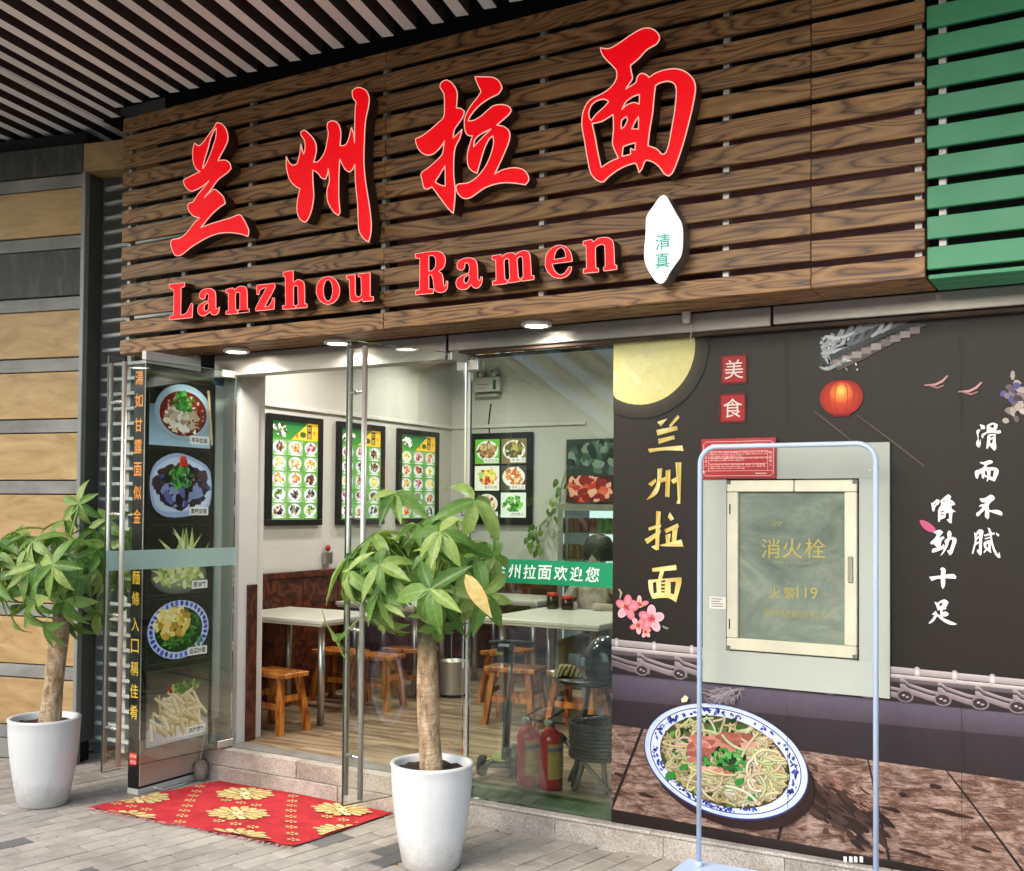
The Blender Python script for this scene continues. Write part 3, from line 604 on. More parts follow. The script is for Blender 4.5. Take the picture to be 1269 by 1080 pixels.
def green_band(t, w):
    # the pane's outer face looks along its local +y here
    p = Print((w, .0058, 1.0), (-1, 0, 0), (0, 0, 1), lift=.0006)
    p.rect(0, .075, w, .185, '#0d8a5c'); 
    for i, chx in enumerate('兰州拉面欢迎您'): p.text(chx, .12 + i * .085, .131, .064, '#e8f4ea', bold=.012, shear=.12)
    me = bpy.data.meshes.new('vinyl_band'); me.from_pydata(p.V, [], p.F); a = me.color_attributes.new('Col', 'FLOAT_COLOR', 'POINT'); a.data.foreach_set('color', [x for c in p.C for x in c]); link('vinyl_band', me, m_gband, t)
glass_door((-2.965, 4.735), (-3.20, 4.04), 'right glass door ajar behind the right potted tree', green_band)
glass_door((-4.565, 4.725), (-4.665, 3.87), 'left glass door swung open past the poster lightbox', frost_band)

# ------------------------------------------------------------------ fixed shop window with welcome band
win = thing('shop_window', (-2.55, 4.755, .113), 'fixed glass shop window with green welcome band beside the mural', 'window')
MB().box((-2.955, 4.750, .114), (-2.142, 4.762, 2.398)).obj('pane', m_wglass, win)
MB().box((-2.968, 4.745, .114), (-2.9555, 4.766, 2.398)).obj('edge_strip', M('pale_edge_strip', '#c9cdc6', .35, .2), win)
MB().box((-3.03, 4.728, 2.315), (-2.90, 4.776, 2.372), ch=.004).obj('pivot_clamp', m_chrome, win)
p = Print((-2.955, 4.7495, 0), lift=.0008); p.rect(0, 1.225, .812, 1.345, '#0d8a5c')
for i, chx in enumerate('兰州拉面欢迎您'): p.text(chx, .185 + i * .0868, 1.285, .072, '#eaf5ec', bold=.012, shear=.1)
p.obj('vinyl_band', m_gband, win)

# ------------------------------------------------------------------ poster light box at the left jamb
LX = -4.745; lb = thing('poster_lightbox', (-4.775, 4.45, 0), 'tall black poster box of dishes with gold lettering behind left door', 'poster box')
MB().box((-4.832, 4.185, .0), (LX - .002, 4.725, .03)).obj('base_trim', m_ring, lb)
MB().box((-4.832, 4.185, .0305), (LX - .002, 4.725, 2.395), ch=.002).obj('casing', m_black, lb)
MB().box((LX - .0015, 4.19, .045), (LX + .004, 4.70, .30), ch=.001).obj('kick_panel', M('pale_kick_panel', '#b9a99c', .3, var=.08), lb)
MB().box((LX - .0015, 4.186, .302), (LX + .003, 4.191, 2.395)).obj('side_trim', m_ring, lb)
MB().box((LX - .03, 4.187, 2.397), (LX + .004, 4.60, 2.468), ch=.002).obj('header_board', m_ring, lb)
MB().box((LX - .03, 4.727, .33), (LX + .002, 4.79, 2.33)).obj('return_panel', M('pale_jamb_panel', '#dde6e0', .4, var=.05), lb)
MB().box((LX - .03, 4.70, 2.331), (LX + .006, 4.80, 2.39)).obj('head_clamp', M('teal_clamp', '#2f6f86', .4), lb)
p = Print((LX, 4.185, 0), (0, 1, 0), (0, 0, 1))
def pu(u, v): q = at(u, v, X=LX); return (q.y - 4.185, q.z)
p.rect(.01, .30, .535, 2.39, '#141110')
p.rect(.01, .315, .535, .34, '#3e4d24'); p.rect(.01, 2.345, .535, 2.362, '#3c4a26')
def chunks(p, cu, cv, ru, rv, pal, n, size, asp=1.8, clip=None, k=1.0):
    for i in range(n):
        a = random.uniform(0, 6.28); r = random.random() ** .5 * k; s = size * random.uniform(.6, 1.3)
        p.ell(cu + ru * r * math.cos(a), cv + rv * r * math.sin(a), s * asp * random.uniform(.6, 1), s, random.choice(pal), random.uniform(0, 3.14), 7, clip, True, .25)
def strands(p, cu, cv, ru, rv, pal, n, w, ln=.5, clip=None, curl=1.2):
    for i in range(n):
        a = random.uniform(0, 6.28); r = random.random() ** .5 * .85; x, y = cu + ru * r * math.cos(a), cv + rv * r * math.sin(a); th = random.uniform(0, 6.28); L = random.uniform(.5, 1) * ln * ru; pts = []; cu_ = random.uniform(-curl, curl) / 6
        for k in range(8):
            pts.append((x, y)); th += cu_ * random.uniform(.5, 1.5); x += math.cos(th) * L / 8; y += math.sin(th) * L / 8 * rv / ru
            e = ((x - cu) / ru) ** 2 + ((y - cv) / rv) ** 2
            if e > .92: th = math.atan2(cv - y, cu - x) + random.uniform(-.8, .8)
            if clip: x = min(max(x, clip[0]), clip[2]); y = min(max(y, clip[1]), clip[3])
        p.line(pts, w * random.uniform(.7, 1.2), random.choice(pal))
names = ['羊杂拉面', '青椒皮蛋', '葱油饼', '韭菜炒蛋', '凉拌腐竹']
boxes = [(183, 474, 269, 554), (182, 558, 269, 643), (181, 651, 269, 735), (179, 741, 268, 818), (178, 827, 266, 917)]
for i, (a, b_, c, d) in enumerate(boxes):
    u0 = .035; u1 = .50; v1 = (pu(a, b_)[1] + pu(c, b_)[1]) / 2; v0 = (pu(a, d)[1] + pu(c, d)[1]) / 2; w, h = u1 - u0, v1 - v0; cu, cv = (u0 + u1) / 2, (v0 + v1) / 2; CL = (u0, v0, u1, v1)
    p.rect(u0 - .004, v0 - .004, u1 + .004, v1 + .004, '#4a4642'); p.rect(u0, v0, u1, v1, '#15110f')
    if i == 0:
        p.grad(u0, v0, u1, v0 + h * .62, '#a7c4d8', '#5f7688'); p.disc(cu + .02, cv + .01, w * .47, h * .44, '#dfe8ee', '#8fa6b6', clip=CL); p.disc(cu + .02, cv + .005, w * .39, h * .35, '#b8452b', '#5f130d', clip=CL)
        chunks(p, cu + .02, cv, w * .34, h * .3, ['#7c1a10', '#a52a18', '#d9b9a0', '#601008'], 150, .008); strands(p, cu + .02, cv - .03, w * .33, h * .25, ['#e9dcc0', '#cdb58e', '#f3ead6', '#b79d78'], 60, .010); chunks(p, cu, cv - .02, w * .26, h * .18, ['#e5d9c6', '#c9b59b', '#f2ebdf', '#a98f73'], 45, .016, 2.2)
        chunks(p, cu + .02, cv + .07, w * .17, h * .15, ['#2f7a2c', '#4d9c3c', '#1d5a20', '#6fb04f'], 60, .012)
        for q in (.36, .385): p.line([(u0 + .28 + q * .35 + .03, v1 - .03), (u0 + .30 + q * .35 + .045, v0 + .02)], .009, '#d7b98c')
    elif i == 1:
        p.poly(smooth_poly([(u0 + .005, cv + .02), (u0 + .05, cv + h * .3), (cu - .04, v1 - .02), (cu + .12, v1 - .05), (u1, cv + h * .2), (u1, v0 + .08), (cu + .1, v0 + .02), (cu - .1, v0 + .01), (u0 + .03, v0 + .07)], 3, 180), '#a3b4d8')
        p.poly(smooth_poly([(u0 + .025, cv + .02), (u0 + .065, cv + h * .25), (cu - .04, v1 - .045), (cu + .12, v1 - .07), (u1 - .01, cv + h * .15), (u1 - .01, v0 + .09), (cu + .08, v0 + .05), (cu - .1, v0 + .04), (u0 + .05, v0 + .08)], 3, 180), '#c7d2ea')
        chunks(p, cu + .01, cv - .01, w * .41, h * .3, ['#1c1413', '#2d2024', '#3b2a24', '#55303a', '#272538', '#4a4c78'], 130, .020, 2.2); chunks(p, cu + .01, cv - .05, w * .33, h * .14, ['#262033', '#5b5f96', '#1a1210', '#8289b8'], 30, .022, 2.4)
        chunks(p, cu, cv + .04, w * .2, h * .17, ['#2c6a29', '#47913a', '#1c4a1c', '#5aa548'], 70, .012); chunks(p, cu + .02, cv + .13, w * .06, h * .07, ['#c92a1c', '#e04a32', '#8f140e'], 16, .012)
    elif i == 2:
        p.disc(cu, v0 + .1, w * .46, h * .26, '#a9b89a', '#54584a', clip=CL)
        for k in range(46):
            a = random.uniform(.35, 2.8); r = random.uniform(.1, .3); x, y = cu + random.uniform(-.12, .12), v0 + random.uniform(.05, .2)
            p.poly([(x, y), (x + .05, y + .015), (min(max(x + r * .8 * math.cos(a), u0), u1), min(y + r * math.sin(a), v1 - .01))], random.choice(['#cdd58a', '#b3c46c', '#e3e2b0', '#8fa84e', '#d9cf8b']))
        chunks(p, cu, v0 + .1, w * .4, h * .16, ['#cdd08a', '#a8b766', '#e6dfae', '#7f9446'], 60, .014, 2.2, CL)
    elif i == 3:
        p.disc(cu, cv, w * .50, h * .47, '#eef1fa', '#b9c3ea', clip=CL)
        for k in range(34):
            a = k * 6.283 / 34; p.ell(cu + w * .445 * math.cos(a), cv + h * .42 * math.sin(a), .016, .011, random.choice(['#2335a0', '#1a2780', '#4c5cc0']), a, 8, CL, True, .3)
        p.disc(cu, cv, w * .39, h * .36, '#2b4a22', '#16300f'); strands(p, cu, cv, w * .37, h * .34, ['#1f4a1a', '#2f6a26', '#4a8a34', '#163a12', '#6a9a48'], 110, .009, .6); chunks(p, cu - .05, cv + .04, w * .26, h * .25, ['#e6c25a', '#f0d67e', '#cfa33c', '#f6e6a6', '#b98a2c'], 65, .020, 1.7)
        strands(p, cu + .1, cv - .06, w * .2, h * .18, ['#2f6a26', '#1f4a1a', '#5b9440'], 40, .008)
    else:
        p.grad(u0, v0, u1, v1, '#8b8276', '#2f2620'); p.disc(cu, v0 + .03, w * .62, h * .26, '#d6d0d4', '#a9a4a8', clip=CL)
        for k in range(120):
            x, y = cu + random.gauss(0, .1), v0 + .07 + abs(random.gauss(0, .11)); 
            if y > v0 + .36 - abs(x - cu) * .9 or not u0 + .03 < x < u1 - .03: continue
            th = random.gauss(-.9, .7); L = random.uniform(.03, .075); dx, dy = math.cos(th) * L, math.sin(th) * L; ww = random.uniform(.008, .016); cl = lambda q: (min(max(q[0], u0), u1), min(max(q[1], v0), v1))
            c1, c2 = random.choice([('#e8d9b4', '#b89a64'), ('#f2e8cc', '#cdb384'), ('#dcc794', '#9c7f4c'), ('#eee2c6', '#c0a878')])
            p.poly([cl((x - dx - dy * ww / L, y - dy + dx * ww / L)), cl((x + dx - dy * ww / L, y + dy + dx * ww / L)), cl((x + dx + dy * ww / L, y + dy - dx * ww / L)), cl((x - dx + dy * ww / L, y - dy - dx * ww / L))], [c1, c1, c2, c2])
        chunks(p, cu - .03, cv + .10, w * .1, h * .05, ['#9c2417', '#6f140e'], 9, .012); chunks(p, cu + .06, cv + .1, w * .22, h * .06, ['#7f9c46', '#5d7d34', '#a6bb6e'], 18, .012, 2.4)
    tw = .125 if len(names[i]) == 4 else .1
    p.rect(u1 - .04 - tw, v0 + .02, u1 - .015, v0 + .068, '#e9e6e2'); p.text(names[i], u1 - .0275 - tw / 2, v0 + .044, .032, '#1b1714', wmax=tw, bold=.02)
p.obj('dish_poster', print_mat('backlit_poster_print', .35, .16, .06), lb)
p = Print((-4.832, 4.185, 0)); ew = .085
def pz(v): return at(168, v, Y=4.185).z
for chx, v in zip('湯如甘露面似金麵條入口稱佳肴', (469, 497, 527, 554, 582, 611, 640, 716, 742, 774, 801, 829, 857, 883)): p.text(chx, ew / 2, pz(v), .078, '#e08a3c' if v < 700 else '#e8b93c', wmax=.062, bold=.006)
p.rect(.014, pz(949), .071, pz(934), '#c41f2c'); p.text('好味', ew / 2, pz(938), .02, '#f5c8c0', wmax=.048); p.text('道面', ew / 2, pz(945), .02, '#f5c8c0', wmax=.048)
p.obj('gold_lettering', print_mat('backlit_gold_print', .35, .3, .06), lb)
ds = thing('doorstop', (-4.70, 4.50, 0), 'small grey stone doorstop on a cord at the foot of the poster box', 'doorstop')
q = at(249, 952, X=-4.70)
mb = MB(); r0 = .045; 
mb.lathe([(.001, 0), (r0 * .7, .002), (r0 * .9, .03), (r0, .07), (r0 * .85, .10), (r0 * .4, .112), (.001, .113)], (-4.70, q.y, .0), 12); mb.v = [(x + random.uniform(-.006, .006), y + random.uniform(-.006, .006), z + (random.uniform(-.006, .006) if z > .01 else 0)) for x, y, z in mb.v]
mb.obj('block', M('rough_grey_block', '#8d8578', .85, var=.35, vscale=20, bmp=.4, bscale=60), ds)
MB().tube([(-4.71, q.y, .11), (-4.715, q.y + .03, .2), (-4.72, q.y + .05, .30)], .004, 6).obj('cord', m_ring, ds)
MB().tube([(-4.705, q.y - .04, .012), (-4.69, q.y - .16, .008), (-4.70, q.y - .29, .006), (-4.72, q.y - .34, .03)], .004, 6).obj('cord', m_ring, ds)

# ------------------------------------------------------------------ printed mural
MY = 4.742
mu = thing('mural', (-1.0, MY, .114), 'large dark printed wall mural with noodle bowl, moon, lantern and blossoms', 'mural')
MB().box((-2.139, MY, .1145), (.55, 4.764, 2.40)).obj('board', m_black, mu)
def mp(u, v): q = at(u, v, Y=MY); return (q.x + 2.139, q.z)
MW, MT = 2.689, 2.40; MC = (0, .1145, MW, MT)
def mclip(q): return (min(max(q[0], 0), MW), min(max(q[1], .1145), MT))
p = Print((-2.139, MY, 0), step=.00001)
p.poly([(0, .1145), (MW, .1145), (MW, MT), (0, MT)], ['#1c1816', '#1c1816', '#312d28', '#312d28'])
# purple-grey wall in the print, soft bands
def strip(pts_top, pts_bot, ct, cb):
    n = len(pts_top)
    for i in range(n - 1): p.poly([mclip(mp(*pts_bot[i])), mclip(mp(*pts_bot[i + 1])), mclip(mp(*pts_top[i + 1])), mclip(mp(*pts_top[i]))], [cb, cb, ct, ct], i == 0)
XS = [755, 900, 1100, 1300]
f1 = lambda x: 832 + (x - 760) * .085; f2 = lambda x: 862 + (x - 760) * .092; f3 = lambda x: 905 + (x - 760) * .115; fw_ = lambda x: 898 + (x - 760) * .139
strip([(x, f1(x) - 14) for x in XS], [(x, f1(x) + 8) for x in XS], '#231e1f', '#5b5361')
strip([(x, f1(x) + 8) for x in XS], [(x, f2(x) + 5) for x in XS], '#5b5361', '#463d46')
strip([(x, f2(x) + 5) for x in XS], [(x, fw_(x)) for x in XS], '#332b30', '#2c2528')
# timber table in the print
fb = lambda x: 1003 + (x - 760) * .185
strip([(x, fb(x)) for x in XS], [(x, fb(x) + 60) for x in XS], '#241b19', '#1c1514')
pl_ = Print((-2.139, MY, 0), step=.00001, lift=.0016)
jt = [(700, 640), (795, 757), (990, 965), (1075, 1102), (1172, 1282), (1330, 1500)]   # plank joints: x at the top edge, x at the bottom edge
for i in range(len(jt) - 1):
    (t0, b0), (t1, b1) = jt[i], jt[i + 1]; N = 8
    for k in range(N):
        for j in range(8):
            e = lambda s, q: (t0 + (t1 - t0) * s + .8) * (1 - q) + (b0 + (b1 - b0) * s) * q
            def pt(s, q): x = e(s, q); y = fw_(x) * (1 - q) + fb(x) * q; return (x, y)
            s0, s1 = k / N + (.012 if k == 0 else 0), (k + 1) / N - (.012 if k == N - 1 else 0); q0, q1 = j / 8, (j + 1) / 8
            P4 = [pt(s0, q1), pt(s1, q1), pt(s1, q0), pt(s0, q0)]
            if max(a[0] for a in P4) < 759 or min(a[0] for a in P4) > 1330: continue
            c = random.uniform(.88, 1.08); sh = lambda q: tuple(x * c * (1.05 - .3 * abs(q - .45)) for x in lin('#a98f82')[:3])
            pl_.poly([mclip(mp(*a)) for a in P4], [sh(q1), sh(q1), sh(q0), sh(q0)], k == 0 and j == 0)
m_mwood, N_, L_, b_ = nodes('printed_rough_timber'); va = N_.new('ShaderNodeVertexColor'); va.layer_name = 'Col'
_v = coords(N_, L_, (3, 1, 11), False); _c = mixc(N_, L_, .95, va.outputs[0], ramp(N_, L_, noise(N_, L_, _v, 2.6, 14, .78, .6), [(.32, '#2a1d1a'), (.46, '#a08a80'), (.58, '#ffffff'), (.8, '#c8b0a4')]), 'MULTIPLY')
_c = mixc(N_, L_, .75, _c, ramp(N_, L_, noise(N_, L_, coords(N_, L_, (14, 1, 60), False), 2, 8, .8), [(.35, '#4a3a34'), (.58, '#ffffff')]), 'MULTIPLY')
L_.new(_c, b_.inputs['Base Color']); b_.inputs['Roughness'].default_value = .45; b_.inputs['Specular IOR Level'].default_value = .22
pl_.obj('printed_table', m_mwood, mu)
p.k = 40
# shadow-toned cloth beside the bowl, table knots
for a, b2, c1, s in ((1000, 985, '#54362e', 60), (1050, 1010, '#3a2521', 60)): pass
p.lift = .0022
for k in range(260):
    s = random.random(); x, y = 985 + s * 95 + random.gauss(0, 9), 968 + s * 62 + random.gauss(0, 9 + 6 * s); q = mp(x, y)
    p.ell(q[0], q[1], random.uniform(.015, .05), random.uniform(.006, .014), random.choice(['#2e211d', '#3a2a25', '#45332c', '#281c19']), -.55 + random.uniform(-.2, .2), 8, MC, True, .3)
for k in range(60):
    s = random.random(); x, y = 990 + s * 88, 945 + s * 55 + random.gauss(0, 5); q = mp(x, y); p.line([q, mp(x + 7, y + 4.5)], .005, random.choice(['#7a5a4e', '#5c433a', '#8f6c5e']))
for x, y, w in ((1105, 1003, 30), (1180, 1008, 50), (1135, 1057, 45), (1160, 975, 18), (800, 985, 30), (770, 960, 20), (1215, 1052, 25), (1120, 985, 12)): p.ell(*mp(x, y), .0014 * w, .009, '#33211d', -.12, 12, MC, True, .3)
# moon
c = mp(796, 433); rr = (mp(862, 433)[0] - c[0])
p.disc(c[0], c[1], rr * 1.25, rr * 1.25, '#4a4536', '#2c2824', inner=.8, clip=MC, n=48); p.disc(c[0], c[1], rr, rr, '#e6dfa4', '#ddd58c', clip=MC, n=48)
for i in range(7):
    a = random.uniform(3.6, 6.0); r = random.uniform(.2, .8) * rr; p.ell(c[0] + r * math.cos(a), c[1] + r * math.sin(a), rr * random.uniform(.05, .16), rr * random.uniform(.04, .1), random.choice(['#e9e2ac', '#e0d795', '#e5dc9e']), random.random() * 3, 10, MC, True, .2)
# red seals
for chx, (u, v) in (('美', (910, 458)), ('食', (908.5, 506))):
    a = mp(u, v); p.rect(a[0] - .062, a[1] - .068, a[0] + .062, a[1] + .068, '#5d1d1b'); p.rect(a[0] - .053, a[1] - .058, a[0] + .053, a[1] + .058, '#a5282a'); p.text(chx, a[0], a[1], .086, '#eadcd2')
# gold brush characters
GP = [[(90,60),(148,40),(110,85)],[(205,20),(215,35),(165,90),(155,80)],[(85,105),(200,82),(205,105),(92,135)],[(95,155),(185,135),(188,155),(98,182)],[(38,210),(230,190),(237,222),(130,218),(48,230)],
 [(40,405),(80,375),(85,390),(60,420)],[(92,320),(118,318),(110,390),(90,460),(30,495),(70,440),(90,390)],[(100,380),(150,360),(150,385),(105,400)],[(138,330),(165,325),(158,480),(135,475)],[(165,385),(200,365),(198,395),(180,405)],[(192,285),(225,285),(220,515),(195,515),(205,490)],
 [(85,555),(110,560),(100,770),(85,775),(55,755),(80,745)],[(40,650),(110,625),(112,645),(45,665)],[(20,715),(110,660),(105,685),(35,740)],[(160,562),(185,600),(165,610),(150,590)],[(130,660),(205,625),(212,645),(140,680)],[(135,690),(165,680),(160,735),(140,735)],[(175,660),(205,650),(195,730),(170,735)],[(105,745),(225,715),(237,755),(110,752)],
 [(60,875),(195,855),(200,885),(65,895)],[(110,880),(130,890),(115,940),(95,935)],[(40,940),(225,925),(225,960),(195,1065),(150,1040),(65,1045),(45,1000)]]
for P in GP:
    c0 = random.choice(['#d8c274', '#cdb564', '#e0cd86']); p.poly([mp(795 + x / 4.5, 510 + y / 4.5) for x, y in smooth_poly(P, 3, 50)], [random.choice(['#d8c274', '#b99c48', '#eadb9c', '#cdb564']) for _ in range(len(P) * 3)])
for P in ([(65,955),(85,950),(88,1010),(70,1015)], [(165,950),(195,950),(185,1020),(165,1015)], [(112,945),(135,940),(132,1010),(112,1010)]): p.poly([mp(795 + x / 4.5, 510 + y / 4.5) for x, y in P], '#332d29')
for y in (955, 975, 995): p.poly([mp(795 + x / 4.5, 510 + yy / 4.5) for x, yy in ((112, y), (134, y - 3), (134, y + 7), (112, y + 8))], '#d8c274')
# white brush characters
WB = [((1200, 520), [[(170,75),(245,95),(250,145),(195,150),(185,110)],[(120,185),(150,150),(190,160),(160,200),(155,290),(170,340),(190,290),(185,380),(165,420),(130,400),(120,340),(145,290)],[(275,100),(310,70),(370,50),(440,75),(435,120),(410,170),(480,160),(490,200),(450,215),(380,200),(290,210),(240,240),(220,285),(200,270),(205,220),(275,180)],[(290,240),(330,220),(410,215),(410,330),(420,430),(390,470),(350,430),(320,390),(285,440),(270,430),(280,330)],
  [(170,635),(230,635),(325,605),(370,630),(355,655),(285,680),(275,715),(400,715),(455,760),(440,830),(395,925),(340,905),(300,890),(290,925),(275,920),(285,870),(240,850),(235,885),(205,870),(200,800),(165,820),(145,885),(115,870),(100,800),(110,765),(175,740),(230,710),(240,675),(195,660)]],
  [[(315,105),(370,75),(390,95),(370,135)],[(325,260),(370,235),(380,255),(335,280)],[(320,330),(345,300),(370,300),(350,370)],[(245,775),(280,765),(285,845),(255,830)],[(335,765),(385,755),(370,860),(330,850)]]),
 ((1200, 610), [[(170,95),(250,90),(335,40),(395,80),(390,110),(330,160),(305,210),(315,270),(310,380),(295,405),(250,365),(258,260),(200,310),(150,360),(120,350),(125,310),(150,295),(215,230),(200,215),(160,225),(190,185),(240,180),(250,150),(215,155),(185,130)],[(310,275),(430,265),(490,290),(512,325),(495,350),(400,320),(320,290)],
  [(90,595),(120,620),(125,600),(170,555),(225,575),(220,640),(210,700),(205,800),(200,920),(185,945),(140,900),(130,860),(165,850),(160,760),(115,790),(95,850),(75,920),(55,915),(75,830),(100,720)],[(290,530),(325,545),(350,600),(390,605),(395,630),(350,640),(365,740),(400,850),(445,930),(465,890),(480,975),(455,980),(410,940),(365,850),(335,720),(320,640),(250,660),(235,640),(315,610)],[(245,690),(325,665),(325,685),(250,705)],[(230,760),(255,735),(325,715),(340,740),(335,860),(350,905),(310,890),(285,860),(235,910),(230,890),(265,840),(240,830)],[(410,600),(465,635),(450,665),(425,640)]],
  [[(125,650),(165,610),(165,640),(125,680)],[(125,715),(165,680),(165,730),(120,750)],[(270,780),(300,760),(300,820),(275,830)]]),
 ((1145, 605), [[(110,215),(130,225),(195,170),(240,185),(225,240),(180,270),(155,350),(130,340),(120,280)],[(250,190),(340,110),(370,95),(410,130),(390,170),(440,200),(470,245),(410,270),(420,310),(478,355),(430,360),(420,440),(415,525),(385,520),(340,470),(380,460),(375,370),(330,380),(320,440),(250,470),(240,500),(215,500),(215,330),(235,290),(260,240)],
  [(135,655),(240,620),(290,660),(215,745),(290,720),(310,745),(265,790),(255,880),(300,830),(310,890),(270,915),(150,960),(120,955),(135,905),(200,890),(150,835),(110,835),(100,810),(170,740),(195,690)],[(310,785),(355,740),(350,690),(365,640),(395,640),(415,690),(400,725),(470,740),(490,785),(450,900),(420,980),(385,1000),(345,930),(385,920),(425,800),(425,765),(385,775),(350,880),(300,960),(245,1015),(290,930),(325,840)]],
  [[(150,245),(185,220),(175,255)],[(285,195),(310,180),(310,215)],[(345,175),(365,165),(360,205)],[(255,350),(300,335),(300,355),(255,370)],[(255,395),(300,380),(300,395),(255,415)],[(340,400),(365,400),(365,440),(345,430)],[(375,230),(400,215),(405,235)]]),
 ((1145, 690), [[(80,300),(255,280),(260,205),(240,190),(275,158),(325,190),(320,270),(440,258),(485,300),(475,330),(320,320),(315,430),(285,482),(260,430),(255,325),(190,335),(120,362)],[(160,670),(215,690),(225,670),(310,635),(370,680),(335,750),(330,780),(255,790),(210,800),(190,740)],[(245,790),(285,790),(275,830),(330,815),(375,855),(340,885),(280,890),(290,910),(400,960),(497,1000),(470,1012),(390,1010),(290,960),(200,880),(150,960),(85,997),(75,985),(140,910),(160,865),(120,860),(180,805),(205,850),(250,880)]], [[(230,700),(285,680),(275,720),(235,745)]])]
for (ox, oy), on, off_ in WB:
    for P in on: p.poly([mp(ox + x / 12, oy + y / 12) for x, y in smooth_poly(P, 3, 75)], '#f0eee8')
    for P in off_: p.poly([mp(ox + x / 12, oy + y / 12) for x, y in P], '#2a2623')
# temple eave
p.poly([mp(*a) for a in ((1016, 446), (1018, 424), (1040, 412), (1100, 401), (1142, 401), (1100, 416), (1050, 440), (1030, 458))], '#3c3f42'); p.poly([mp(*a) for a in ((1030, 452), (1060, 436), (1140, 402), (1150, 402), (1070, 446), (1040, 460))], '#57504d')
for k in range(11):
    x = 1018 + k * 12; y = 446 - k * 5.0
    if y < 404: break
    p.line([mp(x, y - 14), mp(x + 9, y - 20), mp(x + 15, y - 32)], .028, random.choice(['#8f9498', '#a7abae', '#757a7f']), taper=True); p.line([mp(x + 2, y - 3), mp(x + 12, y - 10), mp(x + 17, y - 20)], .020, random.choice(['#6a6e72', '#b8babc', '#565a5e']), taper=True)
    a = mp(x + 20, y + 4); p.rect(a[0] - .02, a[1] - .014, a[0] + .02, a[1] + .014, random.choice(['#8d827e', '#a2948e', '#766b68'])); p.rect(a[0] + .004, a[1] + .012, a[0] + .04, a[1] + .024, '#5b5350')
for q in ([(1017, 427), (1024, 418), (1040, 420), (1060, 412)], [(1018, 440), (1030, 432), (1050, 428)], [(1016, 455), (1025, 458), (1038, 452), (1050, 446)], [(1020, 422), (1022, 440), (1030, 452)]): p.line([mp(*a) for a in smooth_poly(q, 3)[:10]], .016, random.choice(['#c4c8ca', '#9fa4a8', '#d6d8d8']), taper=True)
for k in range(30): p.ell(*mp(1018 + random.random() * 45, 415 + random.random() * 45), random.uniform(.004, .012), .004, random.choice(['#8b9094', '#b9bcbe', '#585c60', '#d0d2d2']), random.random() * 3, 6)
# lantern
a = mp(1043, 493); lw = mp(1070, 493)[0] - a[0]; lh = lw * .86
p.disc(a[0], a[1], lw, lh, '#e2562a', '#a3231c', n=36); p.disc(a[0] + .0, a[1] + .02, lw * .55, lh * .6, '#ffb64a', '#d9482a', n=30); p.disc(a[0], a[1] + .03, lw * .22, lh * .3, '#ffd873', '#fbab45', n=20)
for k in (-.85, -.6, -.3, .3, .6, .85): p.line([(a[0] + lw * k * math.sqrt(max(0, 1 - (t / 6) ** 2)), a[1] + lh * t / 6) for t in range(-6, 7)], .0025, '#8f1f1a')
p.rect(a[0] - .03, a[1] + lh * .95, a[0] + .03, a[1] + lh * 1.04, '#2a1512'); p.rect(a[0] - .035, a[1] - lh * 1.06, a[0] + .035, a[1] - lh * .94, '#7a1713')
# swallows, petal
for x, y in ((1146, 478), (1188, 486)): p.line([mp(x, y), mp(x + 14, y - 1), mp(x + 22, y - 5), mp(x + 29, y - 12)], .011, '#c79a94', taper=True); p.line([mp(x + 4, y), mp(x + 16, y + 3), mp(x + 24, y)], .008, '#a87a76', taper=True)
p.poly([mp(*q) for q in smooth_poly([(1140, 645), (1150, 647), (1160, 656), (1155, 660), (1145, 655)], 3, 180)], '#c2577c')
# carved finial at the right
for k in range(40): p.ell(*mp(1258 + random.gauss(0, 6), 497 + random.gauss(0, 11)), random.uniform(.01, .022), random.uniform(.008, .015), random.choice(['#8d7f7a', '#b7a79f', '#6d5f60', '#5d5590', '#cabdb4', '#493d40']), random.random() * 3, 7, MC, True, .2)
# peach blossoms
def blossom(u, v, R, rot, part=5, sq=1.0):
    c = mp(u, v)
    for k in range(part):
        a = rot + k * 6.283 / 5; ca = (c[0] + math.cos(a) * R * .55, c[1] + math.sin(a) * R * .55 * sq)
        p.disc(ca[0], ca[1], R * .46, R * .33 * sq, '#e79aa8', random.choice(['#c9667c', '#f0b4be']), a, 18)
    p.disc(c[0], c[1], R * .32, R * .32 * sq, '#b03a4c', '#e08598', n=14)
    for k in range(11): a = random.random() * 6.28; p.line([c, (c[0] + math.cos(a) * R * .36, c[1] + math.sin(a) * R * .36 * sq)], .0028, '#9c2c3c'); p.ell(c[0] + math.cos(a) * R * .38, c[1] + math.sin(a) * R * .38 * sq, .004, .004, '#d8a24c', 0, 6)
blossom(793, 749, .05, .3, 4, .7); blossom(792, 775, .046, 1.0, 5, .85); blossom(778, 753, .062, .2); blossom(808, 767, .066, 1.55); blossom(801, 783, .03, 4.2, 3)
p.line([mp(769, 742), mp(771, 735), mp(768, 730)], .012, '#a79a70', taper=True); p.line([mp(822, 776), mp(827, 779), mp(829, 778)], .008, '#8b8d84')
